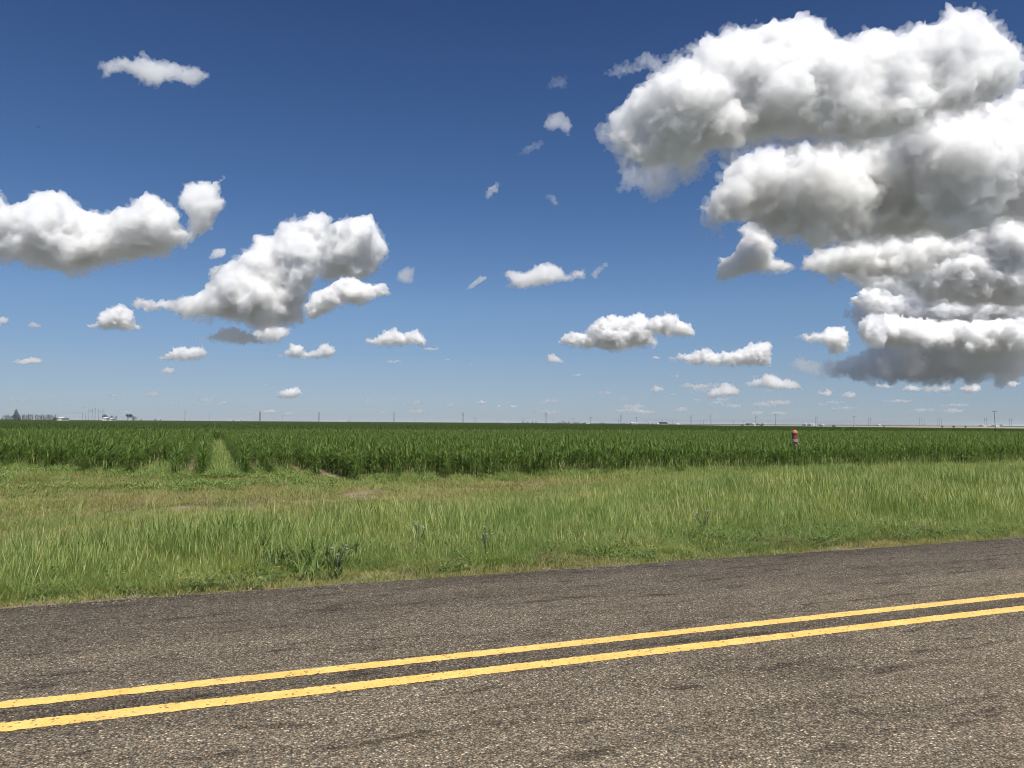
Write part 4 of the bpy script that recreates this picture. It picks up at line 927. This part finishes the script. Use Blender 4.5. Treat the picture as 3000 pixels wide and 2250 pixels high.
cloud(Z4([(675,225),(700,195),(740,160),(785,155),(780,180),(730,205),(700,225)]), 8500, 'small slanted cloud scrap left of the ragged middle cloud', puff=7, mfp=18, vox=1.5, rough=1.8)
cloud(Z4([(1215,165),(1250,130),(1290,98),(1312,105),(1270,140),(1250,170)]), 8500, 'faint wisp trailing right of the ragged middle cloud', puff=8, mfp=42, vox=1.4, rough=1.8, veil=2)
cloud(Z4([(378,175),(400,135),(430,120),(460,125),(465,190),(430,200)]), 8000, 'faint wisp right of the tall central left cloud', puff=8, mfp=85, vox=1.4, rough=1.8, veil=1.6)
cloud(Z3([(-60,590),(-60,170),(0,180),(35,200),(45,260),(100,290),(130,250),(210,245),(230,210),(310,200),(370,225),(400,300),(440,305),(510,310),(530,345),(580,340),(600,290),(700,270),(760,228),(830,240),(930,262),(960,300),(965,370),(1010,400),(1035,450),(1000,490),(900,545),(820,570),(700,580),(560,600),(440,640),(330,650),(230,620),(100,590)]),
      6200, 'wide white cloud with a grey base entering at the left edge', puff=30, mfp=13, vox=2.8, veil=5)
cloud(Z3([(970,240),(985,195),(1030,165),(1120,145),(1160,140),(1205,118),(1185,190),(1180,225),(1215,265),(1195,310),(1170,350),(1150,410),(1070,440),(1040,475),(990,480),(960,440),(1010,410),(1020,340),(975,290)]),
      6200, 'torn tufted cloud tip at the right end of the wide left cloud', puff=19, mfp=14, vox=1.8, rough=1.9, veil=4)
cloud(Z3([(950,900),(940,840),(910,800),(970,765),(1090,745),(1140,680),(1115,650),(1170,605),(1250,600),(1290,560),(1350,520),(1390,475),(1480,450),(1520,375),(1560,360),(1640,360),(1680,310),(1730,298),(1780,330),(1800,390),(1800,480),(1740,600),(1700,700),(1640,800),(1660,880),(1640,925),(1500,920),(1350,915),(1150,895)]),
      8700, 'big towering white heap cloud left of centre with rounded knobs', puff=28, mfp=11, vox=2.2, veil=6)
cloud(Z3([(1780,400),(1840,345),(1920,345),(2010,325),(2050,400),(2060,450),(2100,480),(2090,560),(2050,620),(1990,680),(1880,670),(1760,700),(1700,660),(1740,560)]),
      9300, 'right hand knobbly tower behind the big central left heap cloud', puff=22, mfp=10, vox=2.3, veil=7)
cloud(Z3([(1660,780),(1740,730),(1830,670),(1940,665),(1960,700),(2100,690),(2105,770),(2040,770),(1940,820),(1850,810),(1760,870),(1680,910),(1640,860)]),
      8300, 'low white arm reaching right from the base of the big heap cloud', puff=16, mfp=7, vox=1.9, rough=1.3, veil=7)
cloud(Z3([(685,812),(735,776),(800,783),(830,800),(870,785),(960,790),(960,862),(900,840),(850,848),(740,832)]), 9000, 'narrow grey tail on the left of the big heap cloud', puff=13.2, mfp=9, vox=1.5, rough=2.79, veil=3)
cloud(Z3([(465,930),(530,905),(515,870),(580,830),(650,810),(730,850),(720,890),(775,940),(740,955),(600,955),(500,948)]), 10500, 'small triangular white cloud under the grey tail', puff=13.2, mfp=6, vox=1.5, rough=2.48, veil=7)
cloud(Z3([(1030,1000),(1130,985),(1200,945),(1290,950),(1350,960),(1420,1010),(1410,1030),(1300,1030),(1150,1020)]), 8650, 'dark slate coloured cloud scrap beneath the big heap cloud', puff=12.1, mfp=13, vox=1.5, rough=2.79, veil=6)
cloud(Z3([(1330,970),(1400,940),(1470,925),(1580,935),(1570,970),(1520,1010),(1450,1030),(1400,1010)]), 12500, 'white ragged cloud at the right of the dark slate scrap', puff=13.2, mfp=8, vox=1.5, rough=2.63, veil=5)
cloud(Z3([(825,1105),(880,1085),(960,1035),(1030,1045),(1100,1040),(1120,1070),(1110,1105),(1040,1115),(900,1118)]), 13500, 'small flat bottomed white cloud below the dark slate scrap', puff=11, mfp=6.5, vox=1.4, rough=2.63, veil=4)
cloud(Z3([(1505,1090),(1560,1035),(1620,1030),(1650,1065),(1700,1055),(1740,1030),(1790,1030),(1830,1070),(1780,1100),(1720,1110),(1640,1105),(1560,1100)]), 13500, 'double humped small cloud right of the flat bottomed one', puff=11, mfp=6.5, vox=1.4, rough=2.63, veil=4)
cloud(Z3([(845,1185),(890,1155),(930,1150),(960,1170),(940,1190)]), 16000, 'little cloud puff under the flat bottomed white cloud', puff=5.5, mfp=9, vox=1.4, rough=2.48)
cloud(Z3([(35,1130),(100,1110),(150,1098),(210,1100),(255,1125),(200,1145),(100,1142)]), 15000, 'small lens shaped cloud low at the far left', puff=6.6, mfp=8, vox=1.4, rough=2.48)
cloud(Z3([(-30,940),(-30,870),(20,875),(60,890),(40,920)]), 11500, 'small cloud cut by the left frame edge', puff=7.7, mfp=12, vox=1.5, rough=2.48)
cloud(Z3([(130,930),(170,910),(230,920),(225,940),(170,945)]), 12500, 'faint small cloud right of the one cut by the left edge', puff=5, mfp=16, vox=1.4, rough=1.8)
cloud(Z3([(1115,575),(1150,520),(1180,505),(1235,510),(1220,550),(1160,575)]), 8500, 'small pale cloud scrap between the wide left cloud and the big heap', puff=7, mfp=17, vox=1.5, rough=1.8)
cloud(Z4([(230,435),(290,420),(340,395),(420,400),(470,388),(500,405),(525,440),(510,455),(420,458),(330,468),(270,462)]), 12500, 'oblong white cloud right of the double humped one', puff=12.1, mfp=6.5, vox=1.4, rough=2.63, veil=4)
cloud(Z4([(1025,540),(1035,500),(1065,490),(1090,510),(1130,530),(1110,542)]), 14500, 'small white puff below left of the peaked cloud', puff=6.6, mfp=11, vox=1.4, rough=2.48)
cloud(Z5([(380,240),(440,220),(520,225),(550,200),(580,230),(660,235),(700,255),(800,270),(795,290),(740,330),(680,315),(640,300),(600,335),(550,325),(500,280),(430,275),(400,305),(380,280)]),
      4200, 'thin torn veil of cloud alone in the upper left sky', puff=14, mfp=55, vox=1.7, rough=1.7, veil=1.8)
cloud(Z5([(1845,755),(1865,710),(1905,690),(1900,730),(1860,760)]), 6000, 'slanted little wisp high in the middle sky', puff=8, mfp=44, vox=1.4, rough=1.8, veil=2)
cloud(Z5([(2075,745),(2110,740),(2140,790),(2100,775)]), 6000, 'faint wisp right of the slanted little wisp', puff=8, mfp=85, vox=1.5, rough=1.8, veil=1.6)
cloud(Z5([(2070,480),(2090,435),(2140,425),(2185,470),(2170,515),(2120,490),(2100,505)]), 4600, 'frayed faint wisp left of the huge upper right cloud', puff=9, mfp=85, vox=1.5, rough=1.8, veil=1.6)
cloud(Z5([(2085,340),(2100,285),(2165,295),(2160,335)]), 4200, 'barely visible smoky wisp above the frayed wisp', puff=10, mfp=210, vox=1.8, rough=1.8)
cloud(Z5([(1965,600),(2000,560),(2070,530),(2080,550),(2010,590)]), 5000, 'thin diagonal streak beneath the frayed wisp', puff=8, mfp=130, vox=1.5, rough=1.8)
cloud(Z1([(90,370),(150,345),(250,310),(340,260),(400,280),(560,215),(620,250),(430,310),(330,350),(200,390)]), 3900, 'grey trailing veil at the upper left of the huge cloud', puff=13, mfp=115, vox=1.9, rough=1.9)
cloud(Z1([(170,950),(200,830),(400,800),(640,760),(700,800),(600,900),(480,950),(350,1030),(300,960)]), 4300, 'thin grey veil hanging under the left end of the huge cloud', puff=20, mfp=110, vox=2.2, rough=1.5)
G = 'tiny clouds strung along the horizon'
LOWZ4 = [(372,531,48,13,'flat little cloud under the oblong white cloud'),(602,523,18,8,'speck of cloud right of the flat little cloud'),(706,538,20,5,'faint dash of cloud right of the speck of cloud'),(535,477,50,11,'flat sliver of cloud right of the oblong white cloud'),(1508,514,26,9,'speck of cloud left of the long flat based cloud'),
 (268,697,28,9,'tiny cloud low above the left of the narrow twin poles'),(375,697,20,9,'tiny cloud just above the narrow twin pole structure'),(612,718,30,13,'puffy tiny cloud low left of the middle'),(755,708,34,11,'tiny flat cloud low near the middle'),(828,724,14,8,'left of a pair of tiny clouds low near the middle'),(890,724,34,8,'right of a pair of tiny clouds low near the middle'),
 (1165,589,30,7,'faint dash of cloud under the small white puff'),(1217,630,10,5,'faint dot of cloud low under the peaked cloud'),(35,590,20,4,'very faint dash above the long pale shed'),(110,680,18,4,'very faint dash low above the long pale shed')]
for x, y, rx, ry, lab in LOWZ4: cloud(ell(900+x/1.4747, 700+y/1.4747, rx/1.4747, ry/1.4747, 3), 20000, lab, puff=max(3, ry*.5), mfp=max(4, ry*.6), vox=1.4, rough=1.8, group=G)
LOWZ3 = [(1410+20,1247,24,9,'faint little cloud above left of the small heaped cloud'),(830,1302,58,17,'tiny flat cloud above the lone pole'),(930,1350,60,15,'thin streaky cloud low by the lone pole'),(605,1308,65,15,'tiny streaked cloud above the open crowned tree'),(350,1358,30,9,'faint streak above the pole cluster'),(272,1308,30,14,'small cloud above the windbreak row'),(1190,1357,40,10,'faint flat cloud low left of the thick end on pole'),(1045,1357,34,8,'faint streak right of the lone pole'),(1990,1334,0,0,''),(1310,1368,18,8,'faint dot of cloud beside the thick end on pole'),(1235,1293,18,7,'faint dash between two streaky low clouds'),(1800,1310,20,6,'faint dash right of the small heaped cloud'),(100,1335,110,18,'long pinkish streak of cloud low at the far left')]
for x, y, rx, ry, lab in LOWZ3:
    if rx: cloud(ell(x/1.8433, 450+y/1.8433, rx/1.8433, ry/1.8433, 5), 22000, lab, puff=max(3, ry*.45), mfp=max(5, ry*.75), vox=1.4, rough=1.9, group=G)
cloud(Z3([(1480,1315),(1520,1275),(1560,1260),(1610,1250),(1630,1290),(1600,1325),(1520,1325)]), 19000, 'small heaped cloud low above the thick end on pole', puff=9.9, mfp=7, vox=1.4, rough=2.48, veil=5)
LOWZ2 = [(470,1025,50,12,'flat little cloud under the long flat based cloud'),(225,1137,58,11,'flat cloud low above the white barn'),(315,1130,20,10,'dot of cloud right of the flat cloud above the barn'),(380,1090,42,24,'small upright cloud low right of centre'),(460,1117,20,13,'dot of cloud beneath the small upright cloud'),(545,1096,30,8,'faint dash left of the pinkish heap'),(460,1177,20,6,'faint dot low above the dark roofed house'),
 (980,1158,105,20,'long faint pinkish streak low above the field bush'),(710,1168,22,12,'faint dot low above the crossarm pole'),(1225,1112,46,30,'creamy small heap low above the green roofed farm'),(1345,1120,52,24,'faint ragged heap right of the creamy small heap'),(1520,1075,70,18,'faint strip of cloud beneath the blue grey shelf'),(1660,1088,70,24,'faint lumpy strip at the right beneath the blue grey shelf'),(1810,1092,50,26,'pale lump low in the right beneath the shelf'),(1950,1090,62,36,'pinkish ragged heap low at the right'),(2160,1066,60,26,'pinkish heap at the right frame edge'),(1580,1150,110,14,'faint flat streak low above the stubble field'),(1250,1155,100,12,'faint flat streak low above the barns'),(1330,1185,120,10,'lowest faint streak above the barns'),(870,1026,32,9,'small cream cloud peeping over the dark triangular cloud'),(1880,1170,120,12,'lowest faint streak at the right')]
for x, y, rx, ry, lab in LOWZ2: cloud(ell(1700+x/1.7015, 500+y/1.7015, rx/1.7015, ry/1.7015, 7), 21000, lab, puff=max(3, ry*.4), mfp=(8 if ry > 15 and y < 1120 else 13), rough=1.9, vox=1.4, group=G, col=(.97, .955, .94))
cloud(Z2([(630,1140),(640,1090),(690,1075),(710,1045),(760,1065),(800,1100),(790,1130),(720,1125),(680,1145)]), 20000, 'pinkish heaped cloud low left of the dark triangular cloud', puff=7.7, mfp=11, vox=1.5, rough=2.63, col=(.97, .95, .93))
q = np.random.RandomState(31)
for k in range(46):
    right = k % 3 != 0; x = q.uniform(1600, 2990) if right else q.uniform(10, 1550); y = 1238-26-q.rand()**1.6*(85 if right else 60); rx = q.uniform(10, 42)*(1.3 if right else 1); ry = rx*q.uniform(.16, .34)
    cloud(ell(x, y, rx, ry, 60+k), 24000, 'faint tiny cloud in the hazy strip of sky over the %s half of the horizon' % ('right' if right else 'left'), puff=max(3, ry*.55), mfp=max(8, ry*1.7), vox=1.5, rough=2.2, group='faint clouds over the %s half of the horizon' % ('right' if right else 'left'), col=(.97, .955, .94))
print('t clouds', time.time()-T0)
# thin even summer air over the plain, below every cloud
hz_ = MB().box(-90000, 90000, -90000, 95000, -1.2, 34).build('haze', None)
hm = bpy.data.materials.new('haze'); hm.use_nodes = True; hn = hm.node_tree; hn.nodes.clear()
ho = hn.nodes.new('ShaderNodeOutputMaterial'); pv = hn.nodes.new('ShaderNodeVolumePrincipled')
pv.inputs['Color'].default_value = (.82, .88, .95, 1); pv.inputs['Density'].default_value = .00006; pv.inputs['Anisotropy'].default_value = .1
hn.links.new(pv.outputs[0], ho.inputs['Volume']); hz_.data.materials.clear(); hz_.data.materials.append(hm); tag(hz_, kind='stuff')
